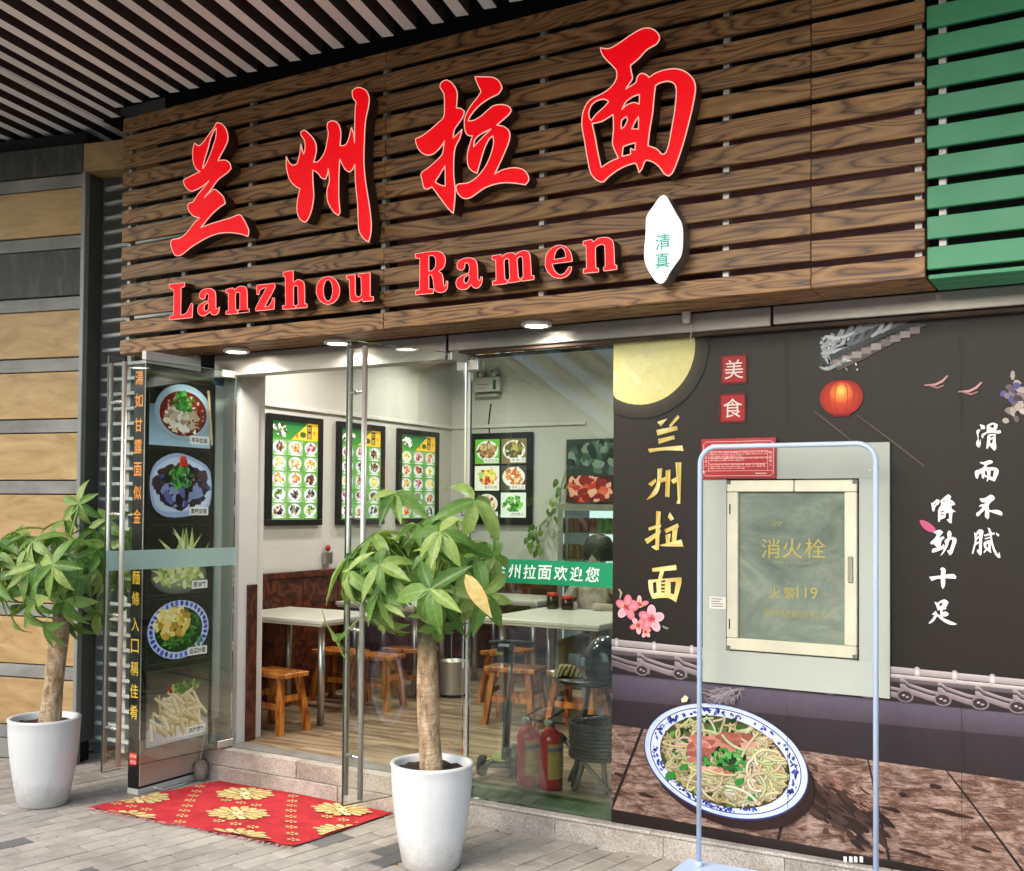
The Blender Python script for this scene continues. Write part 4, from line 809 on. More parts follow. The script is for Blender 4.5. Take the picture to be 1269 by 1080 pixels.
# grey tile ridge of a garden wall
ridge = lambda x: 792 + (x - 760) * .098
def ribbon(off0, off1, c0, c1, x0=757, x1=1300):
    X = list(range(x0, x1 + 1, 12))
    for i in range(len(X) - 1): p.poly([mclip(mp(X[i], ridge(X[i]) + off1)), mclip(mp(X[i + 1], ridge(X[i + 1]) + off1)), mclip(mp(X[i + 1], ridge(X[i + 1]) + off0)), mclip(mp(X[i], ridge(X[i]) + off0))], [c1, c1, c0, c0], i == 0)
ribbon(-1, 42, '#2c2527', '#2c2527'); ribbon(0, 8, '#b9afae', '#8c8182'); ribbon(9, 14, '#cfc6c3', '#8a7f80'); ribbon(14.5, 19, '#6d6263', '#4b4244')
for k in range(-1, 14):
    x0 = 758 + k * 46.5
    q = mclip(mp(x0 + 7, ridge(x0 + 7) + 3.5))
    if 0.01 < q[0] < MW - .01: p.disc(q[0], q[1], .014, .022, '#e2dbd8', '#93898a')
    for o1, o2, cc in ((18, 22, '#a89a9b'), (24, 31, '#9a8d90')):
        up_, dn = [], []
        for t in range(13):
            s = t / 12; x = x0 - 14 + 62 * s; yy = ridge(x) + o1 + (8 - 8 * math.cos(math.pi * min(1, s * 1.25))) * .5 - (4 if s < .12 else 0); up_.append((x, yy)); dn.append((x, yy + (o2 - o1)))
        if 757 < up_[0][0] < 1310 or 757 < up_[-1][0] < 1310: p.poly([mclip(mp(*a)) for a in up_] + [mclip(mp(*a)) for a in dn[::-1]], [cc] * 13 + ['#6e6166'] * 13)
    q = mclip(mp(x0 - 8, ridge(x0 - 8) + 35))
    if .01 < q[0] < MW - .01: p.ell(q[0], q[1], .034, .026, '#7d7074'); p.ell(q[0], q[1], .027, .02, '#352b2e'); p.ell(q[0] - .006, q[1] + .003, .006, .004, '#b3a8a8'); p.ell(q[0] + .009, q[1] - .003, .007, .004, '#9a8e90')
# bowl of noodles
bc = mp(897, 942); BR = -.12
def E_(k): return (bc, k)
A, B = (mp(995, 942)[0] - mp(800, 942)[0]) / 2 * 1.035, .246
p.ell(bc[0] + .03, bc[1] - .05, A * 1.0, B * .98, '#2a1a17', BR, 48)
p.ell(bc[0], bc[1] - .004, A * 1.012, B * 1.016, '#2e3566', BR, 64); p.disc(bc[0], bc[1], A, B, '#dbe4f8', '#b3c0e8', BR, 64, .85); 
def ring(k, w, col): p.line([(bc[0] + (A * k * math.cos(t)) * math.cos(BR) - (B * k * math.sin(t)) * math.sin(BR), bc[1] + (A * k * math.cos(t)) * math.sin(BR) + (B * k * math.sin(t)) * math.cos(BR)) for t in [i * 6.2832 / 72 for i in range(73)]], w, col)
ring(.925, .005, '#39437e')
def bp(r, t): return (bc[0] + (A * r * math.cos(t)) * math.cos(BR) - (B * r * math.sin(t)) * math.sin(BR), bc[1] + (A * r * math.cos(t)) * math.sin(BR) + (B * r * math.sin(t)) * math.cos(BR))
p.ell(bc[0], bc[1], A * .90, B * .90, '#c9d3f0', BR, 60)
for k in range(150): t = random.uniform(-.4, 6.283 - 1.0); q = bp(random.uniform(.83, .895), t); p.ell(q[0], q[1], random.uniform(.004, .014), random.uniform(.003, .008), random.choice(['#27307c', '#39439a', '#1d2460', '#5a66b4']), random.random() * 3, 7, None, True, .3)
p.disc(bc[0], bc[1] - .005, A * .80, B * .81, '#8c8254', '#3a3c22', BR, 48)
for k in range(120):
    q = bp(random.random() ** .5 * .76, random.uniform(1.2, 5.2)); p.ell(q[0], q[1] , random.uniform(.01, .03), random.uniform(.006, .015), random.choice(['#1f3d1c', '#2d5a28', '#17301a', '#3f7a34', '#57923f']), random.random() * 3, 8, None, True, .3)
def noodle(r, t, L, w, cols, th=None):
    x, y = bp(r, t); th = random.random() * 6.28 if th is None else th; cu_ = random.choice([-1, 1]) * random.uniform(.02, .38); pts = []; n = int(L / .016)
    for k in range(n):
        pts.append((x, y)); th += cu_ + random.uniform(-.06, .06); x += math.cos(th) * .016; y += math.sin(th) * .013
        dx, dy = x - bc[0], y - bc[1]; ex = (dx * math.cos(BR) + dy * math.sin(BR)) / A; ey = (-dx * math.sin(BR) + dy * math.cos(BR)) / B
        if math.hypot(ex, ey) > .76: th = math.atan2(-dy, -dx) + random.uniform(-.9, .9)
    c = tuple(x * random.uniform(.6, .85) for x in lin(random.choice(cols))[:3]); dk = tuple(x * .5 for x in lin(c)[:3])
    p.line(pts, w, dk); p.line([(a, b2 + w * .12) for a, b2 in pts], w * .66, c)
for k in range(190): noodle(random.random() ** .5 * .72, random.uniform(-2.9, 1.0), random.uniform(.12, .34), .0125, ['#cbbd92', '#d9cda8', '#bba97c', '#e2d8ba', '#a8956a', '#c4b48a'])
for k in range(60): noodle(random.uniform(.3, .74), random.uniform(0, 6.28), random.uniform(.1, .25), .011, ['#d3cc98', '#c3c48c', '#dfd4ac'])
for k in range(26):
    q = (mp(random.gauss(893, 17), random.gauss(917, 5))); p.ell(q[0], q[1], random.uniform(.02, .045), random.uniform(.012, .022), random.choice(['#a8695c', '#b97c6c', '#8f5246', '#c48d7d', '#9c5f50']), random.uniform(-.5, .6), 9, None, True, .2)
for k in range(12): q = (mp(random.gauss(866, 9), random.gauss(930, 6))); p.ell(q[0], q[1], .024, .014, random.choice(['#a8695c', '#8f5246', '#b97c6c']), random.random(), 9, None, True, .2)
for k in range(60): q = mp(random.gauss(905, 14), random.gauss(943, 8)); p.ell(q[0], q[1], random.uniform(.008, .024), random.uniform(.005, .012), random.choice(['#1c3a20', '#2a5c2c', '#122a1a', '#3d8a3c', '#56a850']), random.random() * 3, 8, None, True, .3)
for k in range(8): q = mp(random.gauss(888, 8), random.gauss(953, 3)); p.ell(q[0], q[1], .018, .011, random.choice(['#b9796b', '#a4604f', '#cf9b8c']), random.random(), 9, None, True, .2)
for u, v in ((934, 987), (918, 968), (850, 950), (833, 960)): q = mp(u, v); p.ell(q[0], q[1], .028, .016, '#2f7a35', .4, 9, None, True, .25)
for k in range(14): noodle(random.uniform(.2, .6), random.uniform(-1.5, .9), random.uniform(.1, .2), .012, ['#e6dbb8', '#efe6c8', '#d9cba0'])
# steam, small white marks
for k in range(70): x, y = 896 + random.gauss(0, 9), 862 + random.random() * 12; p.line([mp(x, y), mp(x + random.gauss(0, 5), y - 6), mp(x + random.gauss(0, 9), y - 11)], .003, random.choice(['#8d8289', '#7a6e76', '#a79ca2']), taper=True)
p.poly([mp(*a) for a in [(846, 866), (851, 861), (855, 864), (853, 869), (847, 870)]], '#e6dcae')
for x in (1049, 1056, 1062, 1069): p.rect(mp(x, 1062)[0] - .008, mp(x, 1065)[1] - .008, mp(x, 1062)[0] + .006, mp(x, 1062)[1] + .006, '#d9d4cf')
for q in ([(1010, 510), (1033, 528), (1057, 547)], [(1063, 515), (1105, 546), (1146, 578)]): p.line([mp(*a) for a in q], .006, '#5d5750', taper=True)  # pale diagonal reflections painted into the mural print
for x in (975, 1190): p.line([mp(x, 415), mp(x + 1, 530)], .002, '#211d1a'); p.line([mp(x + 2, 870), mp(x + 3, 1040)], .002, '#2a2424')
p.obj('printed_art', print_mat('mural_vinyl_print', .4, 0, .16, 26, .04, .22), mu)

# ------------------------------------------------------------------ fire hydrant cabinet set in the mural
hcb = thing('hydrant_cabinet', (-1.28, 4.73, .82), 'grey fire hydrant cabinet with framed glass door set in the mural', 'cabinet')
m_cab = M('pale_grey_cabinet', '#a2a89f', .5, var=.06, vscale=2.5, bmp=.03); m_fr = M('aged_ivory_aluminium', '#c9c6b0', .4, .25, .12, 5, .03)
X0, X1, Z0, Z1 = -1.682, -.868, .822, 1.893; I0, I1, J0, J1 = -1.572, -.992, .972, 1.742; YC = 4.722
for a, b2 in (((X0, YC, Z0), (X1, 4.741, J0)), ((X0, YC, J1), (X1, 4.741, Z1)), ((X0, YC, J0 + .0005), (I0, 4.741, J1 - .0005)), ((I1, YC, J0 + .0005), (X1, 4.741, J1 - .0005))): MB().box(a, b2).obj('panel', m_cab, hcb)
MB().box((I0, 4.7405, J0), (I1, 4.7415, J1)).obj('recess', m_dark, hcb)
g = .006; fw2 = .052
for a, b2 in (((I0 + g, 4.708, J0 + g), (I1 - g, 4.738, J0 + g + fw2)), ((I0 + g, 4.708, J1 - g - fw2), (-1.265, 4.738, J1 - g)), ((-1.263, 4.708, J1 - g - fw2), (I1 - g, 4.738, J1 - g)), ((I0 + g, 4.708, J0 + g + fw2 + .001), (I0 + g + fw2, 4.738, J1 - g - fw2 - .001)), ((I1 - g - fw2, 4.708, J0 + g + fw2 + .001), (I1 - g, 4.738, J1 - g - fw2 - .001))): MB().box(a, b2, ch=.004).obj('door_frame', m_fr, hcb)
for xx in (I0 + g, I1 - g - .018):
    for zz in (J0 + g, J1 - g - .018): MB().box((xx, 4.7065, zz), (xx + .018, 4.7079, zz + .018)).obj('corner_key', M('grey_corner_key', '#5d6258', .5), hcb)
MB().box((I0 + g + fw2, 4.724, J0 + g + fw2), (I1 - g - fw2, 4.734, J1 - g - fw2)).obj('pane', patchy('sheen_cabinet_glass', [(.3, '#5c665c'), (.5, '#6f7a6e'), (.7, '#87917f')], 2.2, (1, 1, 2), .2, 0, .0, 4, 1.5), hcb)  # pane colour mottled lighter to carry reflection streaks
MB().box((I1 - g - .036, 4.700, 1.30), (I1 - g - .016, 4.7079, 1.41), ch=.002).obj('latch', M('latch_plate', '#9a9a8c', .35, .6), hcb)
for zz in (1.07, 1.585): MB().box((I0 + g + .012, 4.706, zz), (I0 + g + .017, 4.7079, zz + .045)).obj('hinge_slot', m_dark, hcb)
def cp(u, v): q = at(u, v, Y=4.723); return (q.x - X0, q.z)
GY = '#a39648'
for body, u, v, h, col, wm in [(chx, uu, 680, .085, GY, None) for chx, uu in zip('消火栓', (955, 982, 1010))] + [('FIRE HYDRANT', 983, 698, .014, '#868b66', .17)] + [(chx, uu, 735, .05, GY, None) for chx, uu in zip(('火', '警', '119'), (960, 978, 1000))] + [('深圳市消防器材有限公司', 984, 761, .036, '#958d58', .27), ('GSP', 963, 649, .02, '#8d8c50', None)]:
    p = Print((X0, 4.7235, 0), lift=.0005); p.text(body, *cp(u, v), h, col, wmax=wm); p.obj('lettering', m_print, hcb)
p = Print((X0, YC, 0), lift=.0006); a = cp(890, 747); p.rect(a[0] - .04, a[1] - .028, a[0] + .036, a[1] + .026, '#d5d4ca')
for k in range(4): p.rect(a[0] - .033, a[1] + .014 - k * .011, a[0] + random.uniform(.005, .03), a[1] + .018 - k * .011, '#6a6a66')
p.obj('sticker', m_print, hcb)
rs = thing('notice_plaque', (-1.51, 4.715, 1.745), 'red notice plaque with pale lettering at the cabinet top left corner', 'plaque')
MB().box((-1.686, 4.708, 1.745), (-1.345, 4.7185, 1.925), ch=.001).obj('plate', M('red_plaque', '#a3262b', .35, var=.06), rs)
p = Print((-1.686, 4.708, 1.745), lift=.0006); RW, RH = .341, .18; PK = '#e9b9b0'
def frame(u0, v0, u1, v1, c=.012, w=.0022): p.line([(u0 + c, v0), (u1 - c, v0), (u1, v0 + c), (u1, v1 - c), (u1 - c, v1), (u0 + c, v1), (u0, v1 - c), (u0, v0 + c), (u0 + c, v0)], w, PK)
frame(.01, .012, RW - .01, RH - .014); 
for v in (.034, .066, .094, .122): p.line([(.035 if v > .04 else .012, v), (RW - .035 if v > .04 else RW - .012, v)], .0018, PK, False)
for u in (.035, RW - .035): p.line([(u, .034), (u, .122)], .0018, PK, False)
p.text('门前三包责任牌', RW / 2, .146, .02, '#f6dcd4', wmax=.25, bold=.015)
for v0, n in ((.115, 3), (.088, 2), (.06, 3)):
    for k in range(n):
        u = .042
        while u < (RW - .045 if k < n - 1 else RW * .55): w = random.uniform(.01, .03); p.rect(u, v0 - k * .0085, u + w, v0 - k * .0085 + .0042, random.choice(['#d99a94', '#cf8a84', '#e3aea8']), False); u += w + .004
for u in (.022, RW - .022): p.text('责任到人', u, .112, .013, '#f0cfc8', vertical=True, gap=1.35)
p.rect(RW - .09, .019, RW - .04, .024, '#e0aaa4'); p.obj('lettering', m_print, rs)

# ------------------------------------------------------------------ tubular sign stand in front of the mural
ss = thing('sign_stand', (-1.3, 4.53, 0), 'empty pale blue tubular sign stand on a flat base before the cabinet', 'sign stand')
SY = 4.53; m_tb = M('pale_blue_tube_paint', '#b4c6e2', .3, var=.05, vscale=3)
a, b2 = at(866, 1060, Y=SY), at(1085.5, 1060, Y=SY); XL, XR = a.x, b2.x; ZT = at(975, 552, Y=SY).z; r = .075
path = [(XL, SY, .05)] + [(XL + r - r * math.cos(t * math.pi / 16), SY, ZT - r + r * math.sin(t * math.pi / 16)) for t in range(9)] + [(XR - r + r * math.sin(t * math.pi / 16), SY, ZT - r + r * math.cos(t * math.pi / 16)) for t in range(9)] + [(XR, SY, .05)]
MB().tube(path, .0108, 14).obj('tube_frame', m_tb, ss)
MB().box((XL - .085, SY - .16, 0), (XR + .085, SY + .085, .052), ch=.006).obj('base', m_tb, ss)
for xx in (XL, XR): MB().tube([(xx, SY, .05), (xx, SY, .075)], .0155, 14).obj('socket', m_tb, ss)
for xx in (XL + .02, XR - .02): MB().lathe([(.0005, .006), (.005, .004), (.006, -.002)], (xx, SY - .006, ZT - .11), 8).obj('hook_screw', m_chrome, ss)

# ------------------------------------------------------------------ potted trees
m_pot, N_, L_, b_ = nodes('white_glazed_pot'); _tc = N_.new('ShaderNodeTexCoord'); _sp = N_.new('ShaderNodeSeparateXYZ'); L_.new(_tc.outputs['Object'], _sp.inputs[0])
_v = coords(N_, L_, (1, 1, 1)); _n = noise(N_, L_, _v, 9, 8, .7); _h = mth(N_, L_, 'SUBTRACT', mth(N_, L_, 'MULTIPLY', _n, .16), mth(N_, L_, 'MULTIPLY', _sp.outputs[2], .55)); _h = mth(N_, L_, 'MINIMUM', mth(N_, L_, 'MAXIMUM', mth(N_, L_, 'MULTIPLY', _h, 9), 0), .55)
_c = mixc(N_, L_, _h, ramp(N_, L_, noise(N_, L_, coords(N_, L_, (5, 5, 1)), 1.5, 6, .6), [(.3, '#cfcfcd'), (.6, '#dadad9')]), '#8d857a'); _s = ramp(N_, L_, noise(N_, L_, _v, 60, 3, .6), [(.70, '#ffffff'), (.76, '#a09a90')]); _c = mixc(N_, L_, .6, _c, _s, 'MULTIPLY')
L_.new(_c, b_.inputs['Base Color']); L_.new(mth(N_, L_, 'MULTIPLY_ADD', _n, .3, .2), b_.inputs['Roughness']); m_soil = M('dark_potting_soil', '#34251f', .95, var=.4, vscale=60, bmp=.9, bscale=90)
m_bark, N_, L_, b_ = nodes('pale_peeling_bark'); _v = coords(N_, L_, (14, 14, 5), False)
_n1 = noise(N_, L_, _v, 1.9, 12, .75, .5); _c = ramp(N_, L_, _n1, [(.34, '#6b5238'), (.44, '#a08260'), (.54, '#c4a884'), (.66, '#dccbae')])
_tc = N_.new('ShaderNodeTexCoord'); _sp = N_.new('ShaderNodeSeparateXYZ'); L_.new(_tc.outputs['Object'], _sp.inputs[0])
_gr = mth(N_, L_, 'MULTIPLY', mth(N_, L_, 'SUBTRACT', mth(N_, L_, 'ADD', _sp.outputs[2], mth(N_, L_, 'MULTIPLY', _n1, .25)), .62), 9); _gr = mth(N_, L_, 'MINIMUM', mth(N_, L_, 'MAXIMUM', _gr, 0), .8)
_c = mixc(N_, L_, _gr, _c, ramp(N_, L_, noise(N_, L_, _v, 2.5, 8, .7), [(.35, '#3e4630'), (.55, '#6d6b4a'), (.7, '#a89a78')])); L_.new(_c, b_.inputs['Base Color']); b_.inputs['Roughness'].default_value = .8
bump(N_, L_, b_, noise(N_, L_, coords(N_, L_, (10, 10, 40), False), 1, 7, .7), 1.0, .03)
m_leaf = leaf_mat('glossy_green_leaf', '#3f6a28', '#668e3c', '#a3b866'); m_leaf_y = leaf_mat('yellowed_leaf', '#d9b56a', '#d9b56a', '#e2c27c'); m_stem = M('green_leaf_stem', '#8aa052', .5, var=.15)
def leaf_mesh(droop, fold, wid, seed):
    rnd = random.Random(seed); vs, fs = [], []; n = 9
    for i in range(n):
        t = i / (n - 1); w = wid * (math.sin(math.pi * t ** .8) ** .8 if 0 < t < 1 else 0) * (1 if t < .6 else 1 - .25 * (t - .6) / .4); w = max(w, .004)
        a = droop * t; x = math.sin(a) / droop if abs(droop) > .01 else t; z = -(1 - math.cos(a)) / droop if abs(droop) > .01 else 0; wob = rnd.uniform(-.012, .012)
        for s in (-1, -.5, 0, .5, 1): vs.append((x, s * w, z + fold * abs(s) * w + wob * abs(s)))
    for i in range(n - 1):
        for k in range(4): fs.append((i * 5 + k, (i + 1) * 5 + k, (i + 1) * 5 + k + 1, i * 5 + k + 1))
    me = bpy.data.meshes.new('leaf'); me.from_pydata(vs, [], fs); me.polygons.foreach_set('use_smooth', [True] * len(fs)); me.materials.append(m_leaf); return me
LEAVES = [leaf_mesh(d, f, w, i) for i, (d, f, w) in enumerate([(.5, .25, .15), (.9, .4, .165), (1.25, .2, .14), (.3, .5, .155), (1.6, .3, .15), (.75, .1, .175)])]
YL = LEAVES[0].copy(); YL.materials.clear(); YL.materials.append(m_leaf_y)
def tree(loc, lean, hs, r0, clusters, label, group, seed, rad):
    rnd = random.Random(seed); bx, by, bz = loc
    t = thing('money_tree', loc, label, 'potted tree', group)
    pts, rs = [], []
    for k in range(15):
        s = k / 14; pts.append((bx + lean[0] * s + .006 * math.sin(5 * s + seed), by + lean[1] * s, bz - .03 + (hs + .03) * s)); rs.append(r0 * (1 - .28 * s) * (1 + .05 * math.sin(9 * s + seed)))
    top = Vector(pts[-1]); MB().tube(pts, rs, 16).obj('trunk', m_bark, t)
    cr = MB(); nodes_ = []
    for k in range(6):
        a = k * 1.05 + seed; e = top + Vector((.05 * math.cos(a), .05 * math.sin(a), .07 + .05 * rnd.random())); cr.tube([top - Vector((0, 0, .05)), (top + e) / 2 + Vector((.012 * math.cos(a), .012 * math.sin(a), -.01)), e], [.016, .012, .008], 7); nodes_.append(e)
    leaves = []
    for i, (tip, nrm, size) in enumerate(clusters):
        tip = Vector(tip); b0 = min(nodes_, key=lambda q: (q - tip).length + rnd.random() * .03); mid = (b0 + tip) / 2 + Vector((0, 0, .06 * (tip - b0).length + .01))
        cr.tube([b0, b0.lerp(mid, .5) + Vector((0, 0, .02)), mid, tip], [.0045, .004, .0032, .0026], 5, False)
        leaves.append((tip, Vector(nrm).normalized(), size))
    crown = cr.obj('crown', m_stem, t); cw = wloc(crown); n = 0
    for i, (tip, nrm, size) in enumerate(leaves):
        ax = nrm.cross(Vector((0, 0, 1)) if abs(nrm.z) < .95 else Vector((1, 0, 0))).normalized(); bx_ = nrm.cross(ax); m_ = rnd.choice([5, 5, 6, 6, 7]); a0 = rnd.random() * 6.28
        for k in range(m_):
            if n >= 290: break
            a = a0 + k * 6.283 / m_ + rnd.uniform(-.12, .12); d = (ax * math.cos(a) + bx_ * math.sin(a)); d = (d + nrm * rnd.uniform(-.05, .3) + Vector((0, 0, -.42))).normalized()
            y = nrm.cross(d).normalized(); zz = d.cross(y).normalized(); L_ = size * rnd.uniform(.78, 1.12)
            Mx = Matrix(((d.x, y.x, zz.x), (d.y, y.y, zz.y), (d.z, y.z, zz.z))).to_euler()
            o = link('leaf', rnd.choice(LEAVES), None, crown, tip - cw, Mx); o.scale = (L_, L_, L_); n += 1
    return t, crown
def pot(x, y, label, h=.462, r1=.183, r0=.128):
    t = thing('planter', (x, y, 0), label, 'planter', 'white planters by the entrance')
    prof = [(.001, .0), (r0 * .96, .0), (r0, .012)] + [(r0 + (r1 - r0) * (1 - (1 - s) ** 1.7), .012 + (h - .03) * s) for s in [i / 10 for i in range(1, 11)]] + [(r1 + .004, h - .008), (r1 + .002, h), (r1 - .014, h + .001), (r1 - .022, h - .008), (r1 - .028, h - .06)]
    MB().lathe(prof, (x, y, 0), 56).obj('pot', m_pot, t)
    mb = MB(); N = 28; vs = [(x, y, h - .028)]
    for q in (.35, .7, 1.0):
        for k in range(N): a = k * 6.283 / N; vs.append((x + (r1 - .024) * q * math.cos(a), y + (r1 - .024) * q * math.sin(a), h - .034 + random.uniform(-.008, .008)))
    fs = [(0, 1 + k, 1 + (k + 1) % N) for k in range(N)] + [(1 + q * N + k, 1 + (q + 1) * N + k, 1 + (q + 1) * N + (k + 1) % N, 1 + q * N + (k + 1) % N) for q in range(2) for k in range(N)]
    mb.add(vs, fs, True); mb.obj('soil', m_soil, t); return t
PRX, PRY, PLX, PLY = -2.712, 4.06, -5.04, 3.80
pot(PRX, PRY, 'white tapered planter in front of the window'); pot(PLX, PLY, 'white tapered planter at far left by the stone wall')
rnd = random.Random(21)
toward = Vector((.50, -.86, .0))                       # towards the street
def shell(c, rx, ry, rz, n, seed, spec, size):
    rnd = random.Random(seed); out = list(spec); c = Vector(c); gold = 2.39996
    for k in range(n):
        zf = 1 - 1.72 * (k + .5) / n; a = k * gold + rnd.uniform(-.3, .3); rr = math.sqrt(max(0, 1 - zf * zf)) * rnd.uniform(.72, 1.0); s = rnd.uniform(.62, 1.0)
        d = Vector((rr * math.cos(a) * rx, rr * math.sin(a) * ry, zf * rz * s)); q = c + d; nr = Vector((d.x / rx, d.y / ry, .55 + zf * .8))
        out.append((q, nr, size * rnd.uniform(.8, 1.15)))
    return out
def cl(u, v, y, n, s): q = at(u, v, Y=y); return (q, Vector(n), s)
specR = [cl(488, 612, 3.98, (.1, -.6, .8), .21), cl(432, 690, 3.92, (-.5, -.5, .5), .24), cl(534, 730, 3.72, (.2, -.9, .35), .21), cl(588, 620, 4.0, (.6, -.4, .5), .25), cl(472, 728, 3.80, (-.3, -.9, .2), .19), cl(612, 690, 3.98, (.8, -.4, .2), .22), cl(545, 660, 3.75, (.2, -.8, .6), .2), cl(600, 735, 3.9, (.6, -.7, -.1), .2), cl(420, 790, 3.95, (-.5, -.6, -.3), .17), cl(548, 640, 4.1, (.1, -.2, 1), .2), cl(545, 772, 3.85, (.2, -.8, -.5), .16), cl(478, 770, 3.9, (-.2, -.8, -.5), .17)]
tr, crn = tree((PRX + .0, PRY, .42), (-.045, .0), .74, .056, shell((PRX - .06, PRY, 1.32), .40, .36, .25, 35, 5, specR, .175), 'leafy tree with one yellowed leaf in the planter before the window', 'potted trees', 3, .4)
q = at(592, 728, Y=3.72); d = (at(603, 757, Y=3.70) - at(577, 712, Y=3.72)); st_ = at(577, 712, Y=3.72); d1 = d.normalized(); nn = Vector((.3, -.9, .3)); yv = nn.cross(d1).normalized(); zv = d1.cross(yv)
o = link('leaf', YL, None, crn, st_ - wloc(crn), Matrix(((d1.x, yv.x, zv.x), (d1.y, yv.y, zv.y), (d1.z, yv.z, zv.z))).to_euler()); o.scale = (.21, .21, .21); o['label'] = 'yellowed leaf'
specL = [cl(98, 624, 3.95, (.2, -.95, .15), .165), cl(40, 672, 3.66, (-.3, -.8, .6), .19), cl(66, 700, 3.62, (.1, -.9, .3), .19), cl(84, 688, 3.8, (.3, -.8, .3), .17), cl(8, 690, 3.75, (-.6, -.6, .4), .2), cl(132, 645, 4.4, (.4, -.6, .5), .18), cl(160, 665, 4.45, (.6, -.5, .3), .17), cl(150, 715, 4.45, (.4, -.8, .0), .18), cl(80, 745, 3.75, (.2, -.9, -.1), .18), cl(45, 745, 3.62, (-.2, -.9, -.2), .19), cl(16, 760, 3.7, (-.5, -.7, -.2), .19), cl(86, 772, 3.85, (.2, -.8, -.5), .16), cl(56, 772, 3.64, (0, -.8, -.5), .18), cl(122, 760, 4.35, (.4, -.7, -.4), .18)]
tree((PLX + .03, PLY, .42), (.12, .0), .70, .058, shell((PLX - .09, PLY + .12, 1.28), .42, .36, .25, 34, 11, specL, .178), 'leafy tree in the planter at far left by the stone wall', 'potted trees', 8, .4)

# ------------------------------------------------------------------ patterned rug
q = [(-4.752, 3.852), (-4.58, 4.64), (-3.335, 4.632), (-3.397, 3.915)]
rg = thing('entrance_rug', (-4.0, 4.25, 0), 'red rug with cream medallions on the paving before the step', 'rug')
def rxy(s, t): 
    a = Vector(q[0]).lerp(Vector(q[3]), s); b2 = Vector(q[1]).lerp(Vector(q[2]), s); c = a.lerp(b2, t); return c
NX, NY = 44, 26; vs, fs = [], []
def rz(s, t): return .009 + .0022 * math.sin(9 * s + 4 * t) + .0018 * math.sin(17 * t - 5 * s) + (.005 * math.sin(23 * s) ** 2 if t < .03 else 0)
for j in range(NY + 1):
    for i in range(NX + 1):
        s, t = i / NX, j / NY; c = rxy(s, t); e = (random.uniform(-.006, .006) if j == 0 else 0) + (.01 * math.sin(s * 26) * (1 if .3 < s < .75 else .4) if j == 0 else 0); vs.append((c.x, c.y + e, rz(s, t)))
for j in range(NY):
    for i in range(NX): fs.append((j * (NX + 1) + i, j * (NX + 1) + i + 1, (j + 1) * (NX + 1) + i + 1, (j + 1) * (NX + 1) + i))
m_rug = M('red_carpet_pile', '#b4343a', .95, var=.22, vscale=10, bmp=.5, bscale=220, spec=.1); mb = MB(); mb.add(vs, fs, True); mb.obj('pile', m_rug, rg)
m_rugp = print_mat('cream_carpet_pile', .95, 0, .35, 90, .5)
RV, RF, RC = [], [], []
def rpoly(P, col):
    n = len(RV)
    for s, t in P: s, t = min(max(s, .004), .996), min(max(t, .006), .994); c = rxy(s, t); RV.append((c.x, c.y, rz(s, t) + .0012 + rpoly.k)); RC.append(lin(col))
    RF.append(tuple(range(n, n + len(P)))); rpoly.k += .000012
rpoly.k = 0; SW, SH = 1.30, .76
def st_of(x, y): return ((x + 4.665 + (4.25 - y) * .0) / 1.325, (y - 3.885) / .75)
def petal(cx, cy, prof, a, RX, RY, col):
    P = [st_of(cx + RX * rr * math.cos(a + da), cy + RY * rr * math.sin(a + da)) for rr, da in prof]
    if sum(1 for s, t in P if 0 <= s <= 1 and 0 <= t <= 1) >= 3: rpoly(P, col)
def medal(cx, cy, RX, RY):
    for ring_, (rad, nn_, wl) in enumerate(((1.0, 16, .26), (.74, 12, .30), (.46, 8, .42))):
        for k in range(nn_):
            a = k * 6.283 / nn_ + ring_ * .2; rad_ = rad * (1 if k % 2 else .9)
            petal(cx, cy, ((rad_ * .42, 0), (rad_ * .66, -wl * .75), (rad_ * .88, -wl * .6), (rad_, -.06), (rad_ * .95, .1), (rad_ * .86, wl * .55), (rad_ * .64, wl * .7)), a, RX, RY, ['#d8c583', '#cbb672', '#e0d198', '#d2be7c'][k % 4])
        for k in range(nn_): a = k * 6.283 / nn_ + ring_ * .2 + 3.1416 / nn_; petal(cx, cy, ((rad * .5, -.03), (rad * .84, -.045), (rad * .84, .045), (rad * .5, .03)), a, RX, RY, '#8a4a28')
    petal(cx, cy, [(.2, i * .6283) for i in range(10)], 0, RX, RY, '#e6d9a6'); petal(cx, cy, [(.1, i * .6283) for i in range(10)], 0, RX, RY, '#a5442c')
def floret(cx, cy, r=.03):
    for k in range(6): a = k * 1.047; petal(cx, cy, ((.2, 0), (.9, -.3), (1.25, 0), (.9, .3)), a, r, r * .62, '#d9c583')
for i in range(-2, 4):
    for j in range(-3, 5):
        x, y = -4.276 + i * .68 + j * .305, 4.491 + i * .03 - j * .31; medal(x, y, .188, .125)
        for k in range(4): floret(x + .34 + .305 * k / 4, y + .015 - .31 * k / 4, .032)
        for k in (-.11, 0, .11): floret(x + .1525 + k, y - .155, .032)
me = bpy.data.meshes.new('medallion_pattern'); off = wloc(rg); me.from_pydata([tuple(Vector(v) - off) for v in RV], [], RF); a = me.color_attributes.new('Col', 'FLOAT_COLOR', 'POINT'); a.data.foreach_set('color', [x for c in RC for x in c]); tag(link('medallion_pattern', me, m_rugp, rg), kind='stuff')
mb = MB()
for k in range(150): s = random.uniform(.0, 1); c = rxy(s, 0); a = random.uniform(-2.4, -.7); L_ = random.uniform(.008, .028); mb.tube([(c.x, c.y + .008, .008), (c.x + L_ * .5 * math.cos(a), c.y + L_ * .5 * math.sin(a), .009), (c.x + L_ * math.cos(a + random.uniform(-.6, .6)), c.y + L_ * math.sin(a), .003)], .0014, 4, False)
